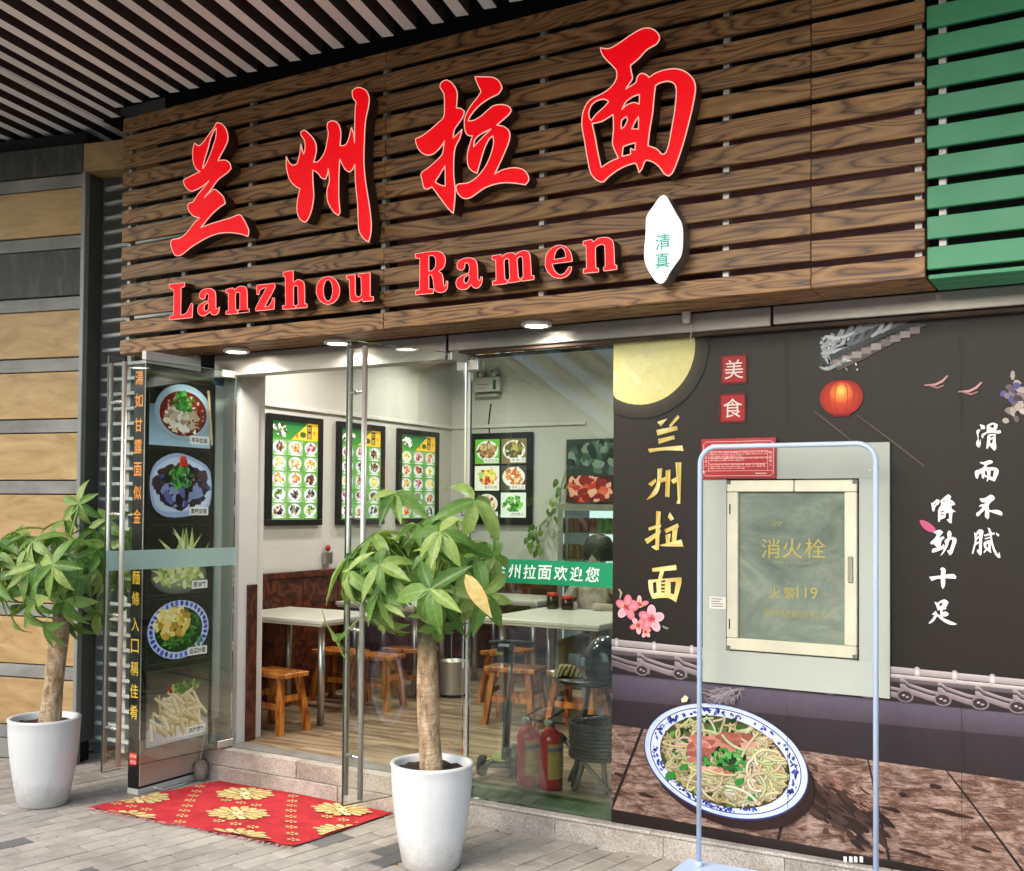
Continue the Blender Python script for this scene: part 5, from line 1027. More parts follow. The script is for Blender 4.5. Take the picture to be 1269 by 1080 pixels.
tag(mb.obj('fringe', M('pinkish_loose_threads', '#d99a94', .9), rg), kind='stuff')

m_dry = leaf_mat('dry_brown_leaf', '#7a5230', '#8a6238', '#9a7244'); DL = LEAVES[0].copy(); DL.materials.clear(); DL.materials.append(m_dry)
for (u, v), r, s, lbx in (((485, 1071), .6, .05, 'small dry leaf on the paving left of the front planter'), ((45, 1039), 2.1, .04, 'tiny dry leaf on the paving below the left planter'), ((775, 1062), 1.2, .035, 'tiny dry leaf on the paving below the mural')):
    qq = at(u, v, Z=.004); o = link('fallen_leaf', DL, None, None, (qq.x, qq.y, .006), (.15, .1, r)); o.scale = (s, s, s); tag(o, lbx, 'leaf', 'fallen leaves')

# ------------------------------------------------------------------ dining room furniture
m_ttop = M('cream_laminate', '#c9c6b8', .3, var=.05, vscale=3); m_leg = M('steel_leg', '#b5b2aa', .3, .9, .1)
def table(x0, y0, x1, y1, label):
    t = thing('dining_table', ((x0 + x1) / 2, (y0 + y1) / 2, FZ), label, 'table', 'dining tables')
    MB().box((x0, y0, .853), (x1, y1, .88), ch=.004).obj('tabletop', m_ttop, t); MB().box((x0 + .01, y0 + .01, .838), (x1 - .01, y1 - .01, .8525), ch=.002).obj('apron', m_ttop, t)
    for xx in (x0 + .1, x1 - .1):
        for yy in (y0 + .12, y1 - .12): MB().tube([(xx, yy, FZ + .003), (xx, yy, .838)], .024, 14).obj('leg', m_leg, t)
    return t
table(-5.26, 5.36, -4.43, 6.0, 'cream table by the left wall nearest the doorway')
table(-5.26, 6.52, -4.50, 7.12, 'cream table farther along the left wall behind the first')
table(-3.72, 6.14, -2.86, 7.05, 'cream table with two red lidded jars behind the window')
table(-4.75, 7.45, -4.0, 8.0, 'small cream table at the back wall behind the window')
def make_stool():
    t = thing('wooden_stool', (0, 0, FZ), 'x', 'stool', 'orange pine stools')
    link('seat', MB().box((-.18, -.115, .345), (.18, .115, .375), ch=.004).mesh('seat'), m_pine, t)
    for sx in (-1, 1):
        for sy in (-1, 1):
            mb = MB(); a = Vector((sx * .17, sy * .115, 0)); b = Vector((sx * .125, sy * .075, .345)); w = .019
            vs = [Vector(c) + Vector((i * w, j * w, 0)) for c in (a, b) for i, j in ((-1, -1), (1, -1), (1, 1), (-1, 1))]; mb.add(vs, [(0, 3, 2, 1), (4, 5, 6, 7), (0, 1, 5, 4), (1, 2, 6, 5), (2, 3, 7, 6), (3, 0, 4, 7)]); link('leg', mb.mesh('leg'), m_pine, t)
    for sy in (-1, 1): link('stretcher', MB().box((-.125, sy * .098 - .009, .15), (.125, sy * .098 + .009, .185)).mesh('stretcher'), m_pine, t)
    for sx in (-1, 1): link('stretcher', MB().box((sx * .147 - .009, -.075, .20), (sx * .147 + .009, .075, .235)).mesh('stretcher'), m_pine, t)
    return t
ST = make_stool(); spots = [((-4.68, 5.22), -.12, 'orange pine stool nearest the doorway under the first table'), ((-4.62, 6.18), .1, 'pine stool between the two left wall tables, nearer the aisle'), ((-4.98, 6.24), .0, 'pine stool between the two left wall tables, nearer the wall'), ((-4.62, 6.62), .2, 'pine stool tucked under the farther left wall table'),
 ((-3.50, 6.22), .1, 'pine stool at the left corner of the jar table'), ((-3.05, 6.26), -.1, 'pine stool at the right end of the jar table'), ((-3.95, 6.9), 1.4, 'pine stool in the shadow left of the jar table'), ((-3.25, 7.2), .0, 'pine stool under the person at the back of the jar table')]
for i, (xy, r, lbx) in enumerate(spots):
    o = ST if i == 0 else copy_tree(ST); o.location = (xy[0], xy[1], FZ); o.rotation_euler = (0, 0, r); o['label'] = lbx
# menus on the walls
DP = [['#d8b25a', '#c98a3a', '#e8d28a', '#a86a2c'], ['#7a9a3c', '#4f7a2c', '#b3c46c', '#3a5a22'], ['#8f3a24', '#b85a34', '#5f2416', '#d08a5a'], ['#d06a28', '#e08a3c', '#b04a1c', '#f0b060'], ['#e0c23c', '#f0d860', '#c8a428', '#f6eca0'], ['#4a2c1c', '#6f4428', '#2f1c12', '#a87848'], ['#3a3a34', '#5a5a4c', '#20201c', '#8a8a78'], ['#9a3a44', '#c0606a', '#6f2430', '#d89aa0']]
m_bframe = M('black_menu_frame', '#0f0e0d', .4, var=.2)
def menu(y0, y1, z0, z1, label, seed):
    rn = random.getstate(); random.seed(seed); X = -5.298
    t = thing('menu_board', (X, (y0 + y1) / 2, z0), label, 'menu board', 'backlit menu boards on the left wall'); f = .045
    for a, b2 in (((X, y0, z0), (X + .035, y1, z0 + f)), ((X, y0, z1 - f), (X + .035, y1, z1)), ((X, y0, z0 + f + .0005), (X + .035, y0 + f, z1 - f - .0005)), ((X, y1 - f, z0 + f + .0005), (X + .035, y1, z1 - f - .0005))): MB().box(a, b2, ch=.003).obj('frame', m_bframe, t)
    p = Print((X + .015, y0 + f, z0 + f), (0, 1, 0), (0, 0, 1)); W, H = y1 - y0 - 2 * f, z1 - z0 - 2 * f
    p.rect(0, 0, W, H, '#5f9a3c'); hb = H * .82; p.grad(0, hb, W, H, '#3f8a34', '#1f6a3a'); p.poly([(W * .42, hb), (W, hb), (W, H), (W * .78, H)], '#e8b838')
    p.rect(W * .76, hb + .012, W * .86, H - .012, '#4a2a1c'); p.text('拉', W * .81, H - .04, .036, '#e8c870'); p.text('面', W * .81, hb + .035, .036, '#e8c870'); p.ell(W * .67, hb + .04, .035, .022, '#3a5a2a'); p.ell(W * .54, hb + .03, .012, .016, '#c8502c'); p.ell(W * .92, hb + .06, .012, .016, '#d07a2c')
    chunks(p, W * .18, hb + .065, W * .13, .04, ['#e8e4d0', '#2c3a24', '#f4f2e6', '#4a5a3a'], 24, .014, 2.2)
    cw, chh = W / 3, (hb - .012) / 5
    for i in range(3):
        for j in range(5):
            cu, cv = (i + .5) * cw, .006 + (j + .5) * chh; p.rect(cu - cw * .48, cv - chh * .47, cu + cw * .48, cv + chh * .47, random.choice(['#7fa866', '#5f9448', '#8fb07c', '#6a9c50'])); p.ell(cu, cv + .004, cw * .42, chh * .42, '#b9c6d4'); p.ell(cu, cv + .006, cw * .37, chh * .37, '#d6d8d6'); chunks(p, cu, cv + .006, cw * .27, chh * .27, random.choice(DP), 20, .011, 1.6)
            p.rect(cu - cw * .3, cv - chh * .46, cu + cw * .3, cv - chh * .38, '#dfe8d4')
    p.obj('menu_print', m_lit, t); random.setstate(rn)
kx = 5.298 / 4.9
for i, (a, b2, lbx) in enumerate(((5.329, 5.885, 'backlit menu board nearest the doorway'), (6.055, 6.614, 'middle backlit menu board partly behind the door pulls'), (6.792, 7.355, 'farthest backlit menu board of the three on the side wall'))): menu(a * kx, b2 * kx, 1.6 - (1.6 - 1.475) * kx, 1.6 + (2.217 - 1.6) * kx, lbx, 40 + i)
# six dish board on the back wall
q0, q1 = at(585, 538, Y=8.19), at(660, 651, Y=8.19); t = thing('dish_board', ((q0.x + q1.x) / 2, 8.19, q1.z), 'black framed board of six lit dish photos on the back wall', 'menu board')
x0, x1, z0, z1 = q0.x, q1.x, q1.z, q0.z; MB().box((x0, 8.165, z0), (x1, 8.198, z1), ch=.003).obj('frame', m_bframe, t); p = Print((x0, 8.165, z0)); W, H = x1 - x0, z1 - z0
nm = ['羊肉泡馍', '羊杂汤', '番茄炒蛋', '凉拌三丝', '酸辣土豆', '凉拌黄瓜']; bgc = ['#6ab03c', '#7a6a3c', '#e8e4da', '#4a4640', '#2c2a28', '#d8e4d8']
pal6 = [['#a87848', '#d0b088', '#6f4a2c'], ['#8a7a3c', '#b8a860', '#5a4a20', '#4a5a24'], ['#e8c84a', '#c83424', '#f0dc80', '#a8c860'], ['#e08a4a', '#f0d8a8', '#c86a2c', '#e8e0c8'], ['#e8d8b0', '#c8a870', '#a83424'], ['#4f9a34', '#7ac050', '#2f6a20', '#e8f0d8']]
for k in range(6):
    i, j = k % 2, k // 2; u0, u1 = .05 + i * (W - .08) / 2, .05 + (i + 1) * (W - .08) / 2 - .02; v1 = H - .055 - j * (H - .1) / 3; v0 = v1 - (H - .1) / 3 + .018
    p.rect(u0, v0, u1, v1, bgc[k]); cu, cv = (u0 + u1) / 2, (v0 + v1) / 2 + .01; p.ell(cu, cv, (u1 - u0) * .45, (v1 - v0) * .4, '#e4e2da'); chunks(p, cu, cv, (u1 - u0) * .34, (v1 - v0) * .3, pal6[k], 60, .016, 2.0, (u0, v0, u1, v1)); p.rect(u1 - .16, v0 + .01, u1 - .01, v0 + .05, '#eeeae2'); p.text(nm[k], u1 - .085, v0 + .03, .028, '#1c1814', wmax=.13)
p.obj('dish_print', m_lit, t)
MB().tube([(x0 + .18, 8.19, z1), (x0 + .17, 8.192, z1 + .1), (x0 + .19, 8.192, z1 + .26)], .005, 6).obj('power_cord', m_dark, t)
# emergency light
q = at(606, 478, Y=8.19); t = thing('emergency_light', (q.x, 8.18, q.z), 'white twin lamp emergency light high on the back wall', 'emergency light')
MB().box((q.x - .13, 8.14, q.z - .06), (q.x + .14, 8.198, q.z + .07), ch=.006).obj('case', m_ceil, t); MB().box((q.x - .13, 8.15, q.z - .105), (q.x + .12, 8.198, q.z - .08)).obj('tray', m_leg, t)
for sx in (-.06, .08): MB().lathe([(.001, -.05), (.03, -.045), (.038, -.01), (.036, .02), (.001, .03)], (0, 0, 0), 14, M=Matrix.Translation((q.x + sx, 8.15, q.z + .10)) @ Matrix.Rotation(R_(90), 4, 'X')).obj('lamp_head', m_leg, t)
p = Print((q.x, 8.14, q.z)); p.rect(.07, -.045, .10, .04, '#2c6a4a'); p.rect(-.09, .0, .02, .008, '#6a7a6a'); p.rect(-.09, -.03, -.01, -.022, '#8a9a8a'); p.obj('marking', m_print, t)
# alarm button, notice
q = at(405, 690, X=-5.28); t = thing('call_button', (-5.29, q.y, q.z), 'small grey wall box with a red button above the wainscot', 'button box'); MB().box((-5.298, q.y - .035, q.z - .06), (-5.26, q.y + .05, q.z + .035), ch=.004).obj('box', m_leg, t)
MB().lathe([(.024, 0), (.026, .01), (.015, .02), (.001, .022)], M=Matrix.Translation((-5.275, q.y, q.z + .065)) @ Matrix.Rotation(R_(90), 4, 'Y'), n=14).obj('button', M('red_button', '#a01a1c', .4), t)
t = thing('paper_notice', (-5.1, 8.19, 1.4), 'white paper notice with a black square mark on the back wall', 'notice'); MB().box((-5.27, 8.19, 1.40), (-5.03, 8.1975, 1.70)).obj('sheet', m_ceil, t); p = Print((-5.27, 8.19, 1.40)); p.rect(.09, .13, .16, .2, '#3a3a3a'); p.rect(.1, .14, .15, .19, '#d8d8d4'); p.obj('mark', m_print, t)
# jars
for (u, v), h, lbx in (((695, 753), .115, 'left red lidded jar on the table behind the window'), ((708, 755), .095, 'right red lidded jar on the table behind the window')):
    q = at(u, v, Z=.88); q.x = max(q.x, -3.66); t = thing('condiment_jar', (q.x, min(q.y, 6.95), .881), lbx, 'jar', 'red lidded condiment jars'); x, y = q.x, min(q.y, 6.95)
    MB().lathe([(.001, .0), (.042, .0), (.044, .006), (.044, h * .75), (.036, h * .84)], (x, y, .881), 18).obj('body', M('dark_sauce_glass', '#2a1710', .12), t); MB().lathe([(.041, h * .8), (.043, h * .82), (.043, h), (.001, h + .002)], (x, y, .881), 18).obj('lid', M('red_jar_lid', '#b0201c', .4), t)
# bin
t = thing('waste_bin', (-4.40, 6.86, FZ), 'small brushed steel waste bin on the dining room floor', 'bin')
MB().lathe([(.001, .004), (.098, .004), (.1, .012), (.1, .26), (.104, .268), (.096, .268), (.096, .02)], (-4.40, 6.86, FZ), 28).obj('body', m_chrome, t); MB().lathe([(.101, .003), (.103, .004), (.103, .022), (.101, .023)], (-4.40, 6.86, FZ), 28).obj('base_ring', m_dark, t)
# fire extinguishers
def ext(x, y, label):
    t = thing('fire_extinguisher', (x, y, FZ), label, 'extinguisher', 'red fire extinguishers behind the window'); m = M('red_extinguisher_paint', '#d01820', .25, var=.06, coat=.4)
    MB().lathe([(.001, .003), (.054, .003), (.06, .012), (.06, .25), (.052, .275), (.03, .295), (.018, .302), (.018, .318)], (x, y, FZ), 28).obj('cylinder', m, t)
    MB().lathe([(.017, .318), (.02, .32), (.02, .345), (.012, .35), (.001, .35)], (x, y, FZ), 14).obj('valve', m_leg, t)
    MB().lathe([(.001, -.012), (.016, -.012), (.018, 0), (.016, .004), (.001, .004)], M=Matrix.Translation((x - .012, y - .025, FZ + .332)) @ Matrix.Rotation(R_(90), 4, 'X'), n=14).obj('gauge', m_ring, t)
    MB().box((-.012, -.01, 0), (.085, .01, .008), Matrix.Translation((x, y, FZ + .352)) @ Matrix.Rotation(R_(-32), 4, 'Y')).obj('lever', m_dark, t); MB().box((x - .005, y - .01, FZ + .33), (x + .075, y + .01, FZ + .337)).obj('handle', m_dark, t)
    p_ = MB(); A0 = R_(-78); n = 10; vs = []
    for k in range(n + 1):
        a = A0 + R_(95) * k / n
        for z in (.06, .235): vs.append((x + .0607 * math.cos(a), y + .0607 * math.sin(a), FZ + z))
    p_.add(vs, [(2 * k, 2 * k + 2, 2 * k + 3, 2 * k + 1) for k in range(n)], True); p_.obj('label', M('yellow_label', '#c9a24a', .4, var=.2, vscale=40), t)
    p_ = MB(); vs = []
    for k in range(n + 1):
        a = A0 + R_(95) * k / n
        for z in (.195, .215): vs.append((x + .0612 * math.cos(a), y + .0612 * math.sin(a), FZ + z))
    p_.add(vs, [(2 * k, 2 * k + 2, 2 * k + 3, 2 * k + 1) for k in range(n)], True); p_.obj('label_strip', M('grey_blue_label_ink', '#6a7088', .4), t)
ext(-2.662, 4.872, 'left one of the two red extinguishers behind the glass'); ext(-2.530, 4.868, 'right one of the two red extinguishers behind the glass')
# scooter
t = thing('kick_scooter', (-2.85, 5.0, FZ), 'black kick scooter with patterned deck behind the glass', 'scooter'); m_rub = M('black_rubber', '#151614', .6); m_blk = M('black_plastic', '#2b2f2d', .35)
for x, y in ((-2.955, 4.90), (-2.79, 4.955)): MB().lathe([(.02, -.02), (.045, -.022), (.055, -.012), (.055, .012), (.045, .022), (.02, .02)], M=Matrix.Translation((x, y, FZ + .056)) @ Matrix.Rotation(R_(18), 4, 'Z') @ Matrix.Rotation(R_(90), 4, 'Y'), n=22).obj('wheel', m_rub, t)
MB().tube([(-2.955, 4.90, FZ + .06), (-2.79, 4.955, FZ + .06)], .014, 8).obj('axle', m_blk, t)
MB().box((-.055, -.02, .06), (.055, .42, .085), Matrix.Translation((-2.875, 4.94, FZ)) @ Matrix.Rotation(R_(12), 4, 'Z'), ch=.008).obj('deck', m_blk, t)
m_pat, N_, L_, b_ = nodes('yellow_green_splash_print'); L_.new(ramp(N_, L_, noise(N_, L_, coords(N_, L_, (1, 1, 1), False), 38, 3, .6, 1.5), [(.42, '#10140c'), (.47, '#9cae2c'), (.58, '#c8d040'), (.62, '#20240f')], 'CONSTANT'), b_.inputs['Base Color'])
MB().box((-.06, -.035, .086), (.06, .11, .098), Matrix.Translation((-2.875, 4.93, FZ)) @ Matrix.Rotation(R_(12), 4, 'Z'), ch=.005).obj('deck_pad', m_pat, t)
MB().tube([(-2.835, 4.93, FZ + .08), (-2.828, 4.95, FZ + .40)], .021, 12).tube([(-2.832, 4.94, FZ + .10), (-2.831, 4.942, FZ + .16)], .028, 12).obj('lower_column', m_blk, t); MB().tube([(-2.828, 4.95, FZ + .39), (-2.818, 4.97, FZ + .69)], .012, 12).obj('upper_column', m_leg, t)
MB().tube([(-2.93, 4.92, FZ + .70), (-2.87, 4.96, FZ + .705), (-2.77, 4.98, FZ + .705), (-2.70, 4.99, FZ + .70)], .013, 10).obj('handlebar', m_rub, t); MB().box((-2.885, 4.91, FZ + .60), (-2.795, 4.955, FZ + .70), ch=.012).obj('front_pouch', m_blk, t); MB().box((-2.88, 4.905, FZ + .645), (-2.835, 4.9095, FZ + .66)).obj('pouch_stripe', M('lime_stripe', '#b8c84a', .5), t)
# dark round side table, helmet, cap, wicker basket, pole
t = thing('side_table', (-2.42, 5.14, FZ), 'dark round side table on splayed legs behind the glass', 'table'); m_dk = M('dark_grey_table', '#2a2c2c', .25, var=.1)
MB().lathe([(.001, -.02), (.20, -.02), (.215, -.01), (.215, 0), (.205, .008), (.001, .008)], (-2.42, 5.14, .72), 32).obj('tabletop', m_dk, t)
for a in (.4, 2.5, 4.6): MB().tube([(-2.42 + .2 * math.cos(a), 5.14 + .2 * math.sin(a), FZ + .002), (-2.42 + .05 * math.cos(a), 5.14 + .05 * math.sin(a), .70)], .013, 10).obj('leg', m_dk, t)
t = thing('helmet', (-2.325, 5.10, .73), 'glossy black helmet resting on the dark side table', 'helmet'); MB().lathe([(.105, 0), (.122, .02), (.128, .07), (.12, .13), (.095, .18), (.055, .212), (.001, .222)], (-2.325, 5.10, .73), 28).obj('shell', M('glossy_black_helmet', '#16211f', .15, coat=.6), t); MB().box((-2.43, 5.0, .80), (-2.412, 5.02, .84), Matrix.Identity(4)).obj('vent_mark', m_ring, t)
t = thing('cloth_cap', (-2.555, 5.06, .73), 'crumpled yellow and black patterned cloth on the side table', 'cloth'); mb = MB(); N = 22; vs = [(-2.55, 5.06, .79)]
for q in (.5, 1.0):
    for k in range(N): a = k * 6.283 / N; r = .085 * q * (1 + .25 * math.sin(3 * a + 1)); vs.append((-2.55 + r * math.cos(a), 5.06 + r * .7 * math.sin(a), .729 + (.05 if q < 1 else .0) + random.uniform(0, .012)))
mb.add(vs, [(0, 1 + k, 1 + (k + 1) % N) for k in range(N)] + [(1 + k, 1 + N + k, 1 + N + (k + 1) % N, 1 + (k + 1) % N) for k in range(N)], True)
m_cl, N_, L_, b_ = nodes('yellow_black_cloth'); _w = N_.new('ShaderNodeTexWave'); _w.inputs['Scale'].default_value = 14; _w.inputs['Distortion'].default_value = 5; L_.new(coords(N_, L_, (1, 1, 1), False), _w.inputs['Vector']); L_.new(ramp(N_, L_, _w.outputs[0], [(.4, '#17150f'), (.5, '#c8b45a')]), b_.inputs['Base Color']); mb.obj('cloth', m_cl, t)
t = thing('wicker_stool', (-2.33, 5.02, FZ), 'dark woven wicker basket seat on angled legs at the window corner', 'wicker seat'); m_wk = M('dark_wicker', '#3d3a2a', .6, var=.3, vscale=20)
rn = random.getstate()
for j in range(9):
    mb = MB(); z = .355 + j * .018; pts = []
    for k in range(49): a = k * 6.283 / 48; r = .152 + .006 * math.sin(24 * a + (math.pi if j % 2 else 0)); pts.append((-2.33 + r * math.cos(a), 5.02 + r * math.sin(a), z))
    mb.tube(pts, .0085, 5, False).obj('weave_strand', m_wk, t)
MB().lathe([(.13, .345), (.14, .36), (.14, .51), (.12, .512)], (-2.33, 5.02, 0), 20).obj('liner', m_dark, t); MB().tube([(-2.33 + .155 * math.cos(k * 6.283 / 24), 5.02 + .155 * math.sin(k * 6.283 / 24), .518) for k in range(25)], .011, 6, False).obj('rim', m_wk, t)
for (x, y), (x2, y2) in (((-2.41, 4.89), (-2.37, 4.94)), ((-2.52, 5.06), (-2.44, 5.04)), ((-2.24, 4.90), (-2.28, 4.95)), ((-2.25, 5.15), (-2.28, 5.1))): MB().tube([(x, y, FZ + .003), (x2, y2, .36)], .014, 8).obj('leg', M('worn_metal_leg', '#6a5f50', .5, .4), t)
t = thing('metal_pole', (-2.4, 4.93, FZ), 'grey metal pole leaning low across the window corner', 'pole'); a, b2 = at(700, 918, Y=4.93), at(757, 984, Y=4.84); MB().tube([a, b2], .0115, 10).obj('tube', M('worn_grey_pole', '#8a8272', .4, .5), t); MB().tube([a + (a - b2) * .12, a], .018, 8).obj('grip', m_rub, t)
# fridge with cans
t = thing('drinks_fridge', (-3.55, 7.85, FZ), 'lit glass door drinks fridge with cans at the back right', 'fridge'); FX0, FX1, FY0, FY1, FT = -3.905, -3.25, 7.6, 8.15, 1.64; m_fd = M('fridge_body_black', '#1a1b1c', .4)
for a, b2 in (((FX0, FY0 + .03, FZ), (FX0 + .03, FY1, FT)), ((FX1 - .03, FY0 + .03, FZ), (FX1, FY1, FT)), ((FX0 + .031, FY0 + .03, FZ), (FX1 - .031, FY1, FZ + .12)), ((FX0 + .031, FY0 + .03, FT - .03), (FX1 - .031, FY1, FT)), ((FX0 + .031, FY1 - .03, FZ + .121), (FX1 - .031, FY1, FT - .031))): MB().box(a, b2).obj('cabinet_panel', m_fd, t)
MB().box((FX0 + .031, FY1 - .035, FZ + .121), (FX1 - .031, FY1 - .0305, FT - .035)).obj('liner', emit_mat('lit_fridge_liner', '#cfdde0', .7, '#d0d6d6'), t)
for a, b2 in (((FX0, FY0, FZ + .1), (FX0 + .045, FY0 + .029, FT)), ((FX1 - .045, FY0, FZ + .1), (FX1, FY0 + .029, FT)), ((FX0 + .046, FY0, FT - .05), (FX1 - .046, FY0 + .029, FT)), ((FX0 + .046, FY0, FZ + .1), (FX1 - .046, FY0 + .029, FZ + .16))): MB().box(a, b2).obj('door_frame', m_leg, t)
MB().box((FX0 + .046, FY0 + .01, FZ + .161), (FX1 - .046, FY0 + .016, FT - .051)).obj('door_glass', m_glass, t)
cans = MB().lathe([(.001, 0), (.026, 0), (.031, .006), (.031, .105), (.026, .115), (.024, .117), (.001, .116)], n=12).mesh('can'); cm = []
for c in ('#a8302c', '#b8642c', '#5fae3c', '#8a3a2c'): k_ = cans.copy(); k_.materials.append(M('can_' + c[1:], c, .3, .2)); cm.append(k_)
for s, z in enumerate((1.42, 1.21, 1.0, .79)):
    MB().box((FX0 + .035, FY0 + .05, z - .012), (FX1 - .035, FY1 - .04, z - .004)).obj('shelf', m_leg, t)
    for k in range(9):
        o = link('drink_can', cm[(0 if k < 4 else 2) if s == 0 else (1 if k < 5 else 3)], None, None, (FX0 + .075 + k * .063, FY0 + .1, z - .003))
        tag(o, f"{('red' if k < 4 else 'green') if s == 0 else ('orange' if k < 5 else 'brown')} can, {['first', 'second', 'third', 'fourth', 'fifth', 'sixth', 'seventh', 'eighth', 'ninth'][k]} from left on the {['top', 'second', 'third', 'lowest'][s]} fridge shelf", 'can', 'drink cans in the fridge')
# photo panels above the fridge
t = thing('food_photo_panel', (-3.6, 8.1, 1.66), 'dark food photo panels on the wall above the drinks fridge', 'photo panel'); a, b2 = at(702, 545, Y=8.15), at(700, 624, Y=8.15); zt, zb, zm = a.z, max(b2.z, 1.66), at(700, 590, Y=8.15).z
MB().box((-4.11, 8.15, zb), (-3.2, 8.197, zt)).obj('board', m_black, t); p = Print((-4.11, 8.15, zb)); W, H, Hm = .91, zt - zb, zm - zb; p.rect(0, Hm, W, H, '#26302a'); chunks(p, W * .5, (Hm + H) / 2, W * .48, (H - Hm) * .42, ['#2f4a38', '#1a241e', '#4a5a4c', '#141a16', '#6a7a6a'], 90, .03, 1.8, (0, Hm, W, H)); p.rect(0, 0, W * .47, Hm, '#3a1a14'); p.rect(W * .48, 0, W, Hm, '#3a2a1c'); chunks(p, W * .22, Hm * .5, W * .21, Hm * .42, ['#a83424', '#c8543c', '#7a1c14', '#d89a80'], 70, .028, 2, (0, 0, W * .47, Hm)); chunks(p, W * .72, Hm * .5, W * .22, Hm * .42, ['#7a5a3a', '#a8845c', '#4a3420', '#c8a880'], 70, .026, 2, (W * .48, 0, W, Hm)); p.obj('photo_print', m_lit, t)
# trailing vine
t = thing('trailing_vine', (-4.2, 8.15, 1.9), 'trailing vine with small round leaves down the back wall', 'vine'); pts = [at(u, v, Y=8.15) for u, v in ((702, 583), (696, 600), (694, 622), (684, 638), (672, 648), (667, 660), (665, 672), (672, 684))]; stm = MB().tube(pts, .005, 6, False).tube([at(u, v, Y=8.16) for u, v in ((684, 638), (679, 655), (683, 668), (690, 664))], .004, 5, False).obj('stem', m_stem, t)
for k in range(34):
    s = random.random() * (len(pts) - 1.01); i = int(s); q = pts[i].lerp(pts[i + 1], s - i) + Vector((random.gauss(0, .035), -random.random() * .06, random.gauss(0, .03))); o = link('leaf', LEAVES[5], None, t, q - t.location, (random.uniform(-1.2, 1.2), random.uniform(.2, 1.4), random.uniform(-2.6, -.4))); z = random.uniform(.07, .11); o.scale = (z * .8, z * 1.4, z)
# seated person at the jar table
t = thing('person', (-3.36, 7.22, FZ), 'seated person with dark hair in pale clothes at the jar table', 'person'); bx, by = -3.36, 7.2
J = {'pelvis': ((bx, by, .62), .14, .12), 'waist': ((bx, by - .01, .78), .13, .10), 'chest': ((bx, by - .03, .95), .16, .11), 'shoul': ((bx, by - .03, 1.05), .12, .08), 'neck': ((bx, by - .03, 1.12), .05, .05), 'h1': ((bx, by - .04, 1.2), .07, .08), 'h2': ((bx, by - .04, 1.28), .085, .1), 'h3': ((bx, by - .03, 1.35), .06, .07)}
ch = [('pelvis', 'waist'), ('waist', 'chest'), ('chest', 'shoul'), ('shoul', 'neck'), ('neck', 'h1'), ('h1', 'h2'), ('h2', 'h3')]
for s in (-1, 1):
    for nm_, v in {'sh': ((bx + s * .17, by - .03, 1.03), .055, .055), 'el': ((bx + s * .22, by - .12, .93 - .04), .042, .042), 'wr': ((bx + s * .12, by - .20, .905), .03, .026), 'hand': ((bx + s * .06, by - .24, .905), .036, .018), 'hip': ((bx + s * .09, by - .02, .62), .085, .085), 'knee': ((bx + s * .10, by - .40, .64), .06, .06), 'ank': ((bx + s * .10, by - .38, FZ + .08), .04, .04), 'toe': ((bx + s * .11, by - .52, FZ + .035), .04, .03)}.items(): J[nm_ + str(s)] = v
    ch += [('shoul', f'sh{s}'), (f'sh{s}', f'el{s}'), (f'el{s}', f'wr{s}'), (f'wr{s}', f'hand{s}'), ('pelvis', f'hip{s}'), (f'hip{s}', f'knee{s}'), (f'knee{s}', f'ank{s}'), (f'ank{s}', f'toe{s}')]
ks = list(J); me = bpy.data.meshes.new('body'); me.from_pydata([tuple(Vector(J[k][0]) - t.location) for k in ks], [(ks.index(a), ks.index(b2)) for a, b2 in ch], []); m_cloth = M('pale_patterned_clothes', '#9a9080', .85, var=.35, vscale=14)
o = link('body', me, m_cloth, t); md = o.modifiers.new('skin', 'SKIN'); sv = me.skin_vertices[0].data
for i, k in enumerate(ks): sv[i].radius = (J[k][1], J[k][2])
sv[0].use_root = True; o.modifiers.new('sub', 'SUBSURF').levels = 1; o.modifiers['sub'].render_levels = 1
MB().lathe([(.105, -.07), (.118, -.02), (.115, .04), (.085, .095), (.04, .118), (.001, .122)], (bx + .0, by - .005, 1.30), 20).lathe([(.001, -.05), (.04, -.03), (.05, 0), (.04, .03), (.001, .05)], (bx, by + .12, 1.30), 12).obj('hair', M('dark_hair', '#14110f', .55), t)
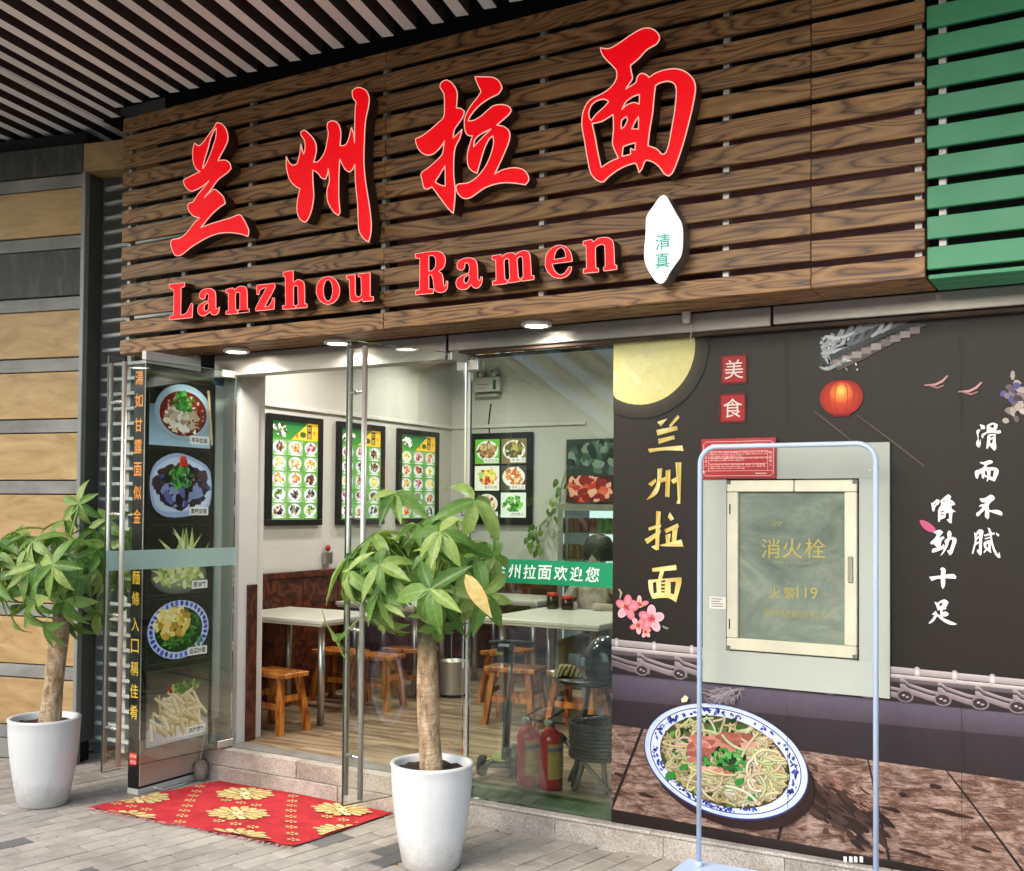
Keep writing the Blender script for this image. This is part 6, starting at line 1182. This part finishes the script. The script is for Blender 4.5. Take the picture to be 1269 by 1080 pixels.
# ceiling lamps of the room
for x, y, lbx in ((-4.75, 5.9, 'first left wall table'), (-3.4, 5.9, 'front of the jar table'), (-4.75, 7.3, 'farther left wall table'), (-3.4, 7.3, 'seated person'), (-1.8, 6.6, 'room behind the mural')): downlight(x, y, CZ - .003, 'lit ceiling downlight above the ' + lbx, 'ceiling downlights', 5.4, .085)
# ------------------------------------------------------------------ across the way: building added to block sky reflections, escalator that the glass mirrors
ob = thing('added_opposite_building', (-6, -22, 0), 'unseen concrete building added opposite to keep bright sky off the glass', 'building'); MB().box((-50, -24, 0), (40, -22, 6)).obj('wall', M('opposite_concrete', '#7d7a74', .8, var=.1, vscale=.6), ob)
for k in range(9): MB().box((-24 + k * 4, -21.99, .1), (-21 + k * 4, -21.95, 2.9)).obj('shop_opening', M('opposite_dark_glass', '#2a2e30', .2), ob)
es = thing('escalator', (-9, -6, 0), 'escalator with added mirror strips rising across the way', 'escalator'); m_ep = M('pale_balustrade_panel', '#c9c9c2', .35, var=.05)
def inc(x0, z0, x1, z1, h, y0, y1, name, m): MB().add([(x0, y0, z0), (x1, y0, z1), (x1, y1, z1), (x0, y1, z0), (x0, y0, z0 + h), (x1, y0, z1 + h), (x1, y1, z1 + h), (x0, y1, z0 + h)], [(0, 3, 2, 1), (4, 5, 6, 7), (0, 1, 5, 4), (1, 2, 6, 5), (2, 3, 7, 6), (3, 0, 4, 7)]).obj(name, m, es)
inc(-4.6, .05, -14, 7.0, .7, -7.2, -6.0, 'truss', M('escalator_truss', '#4a4642', .5))
m_em = M('escalator_polished_steel', '#d8d8d4', .18, 1.0, .05)
for y in (-6.0, -7.2):
    for z in (0, .5, .95, 1.6, 2.3, 2.7, 3.1, 3.6):
        MB().add([(-4.6, y, .5 + z), (-14, y, 7.45 + z), (-14, y - .3, 7.45 + .5 + z), (-4.6, y - .3, .5 + .5 + z), (-4.6, y - .32, .5 + z), (-14, y - .32, 7.45 + z)], [(0, 1, 2, 3), (0, 4, 5, 1), (3, 2, 5, 4), (0, 3, 4), (1, 5, 2)]).obj('balustrade_mirror', m_em, es)  # strips tilted and multiplied to throw bright sky streaks onto the window glass
    inc(-4.6, 1.98, -14, 8.93, .06, y - .05, y + .02, 'handrail', m_rub)
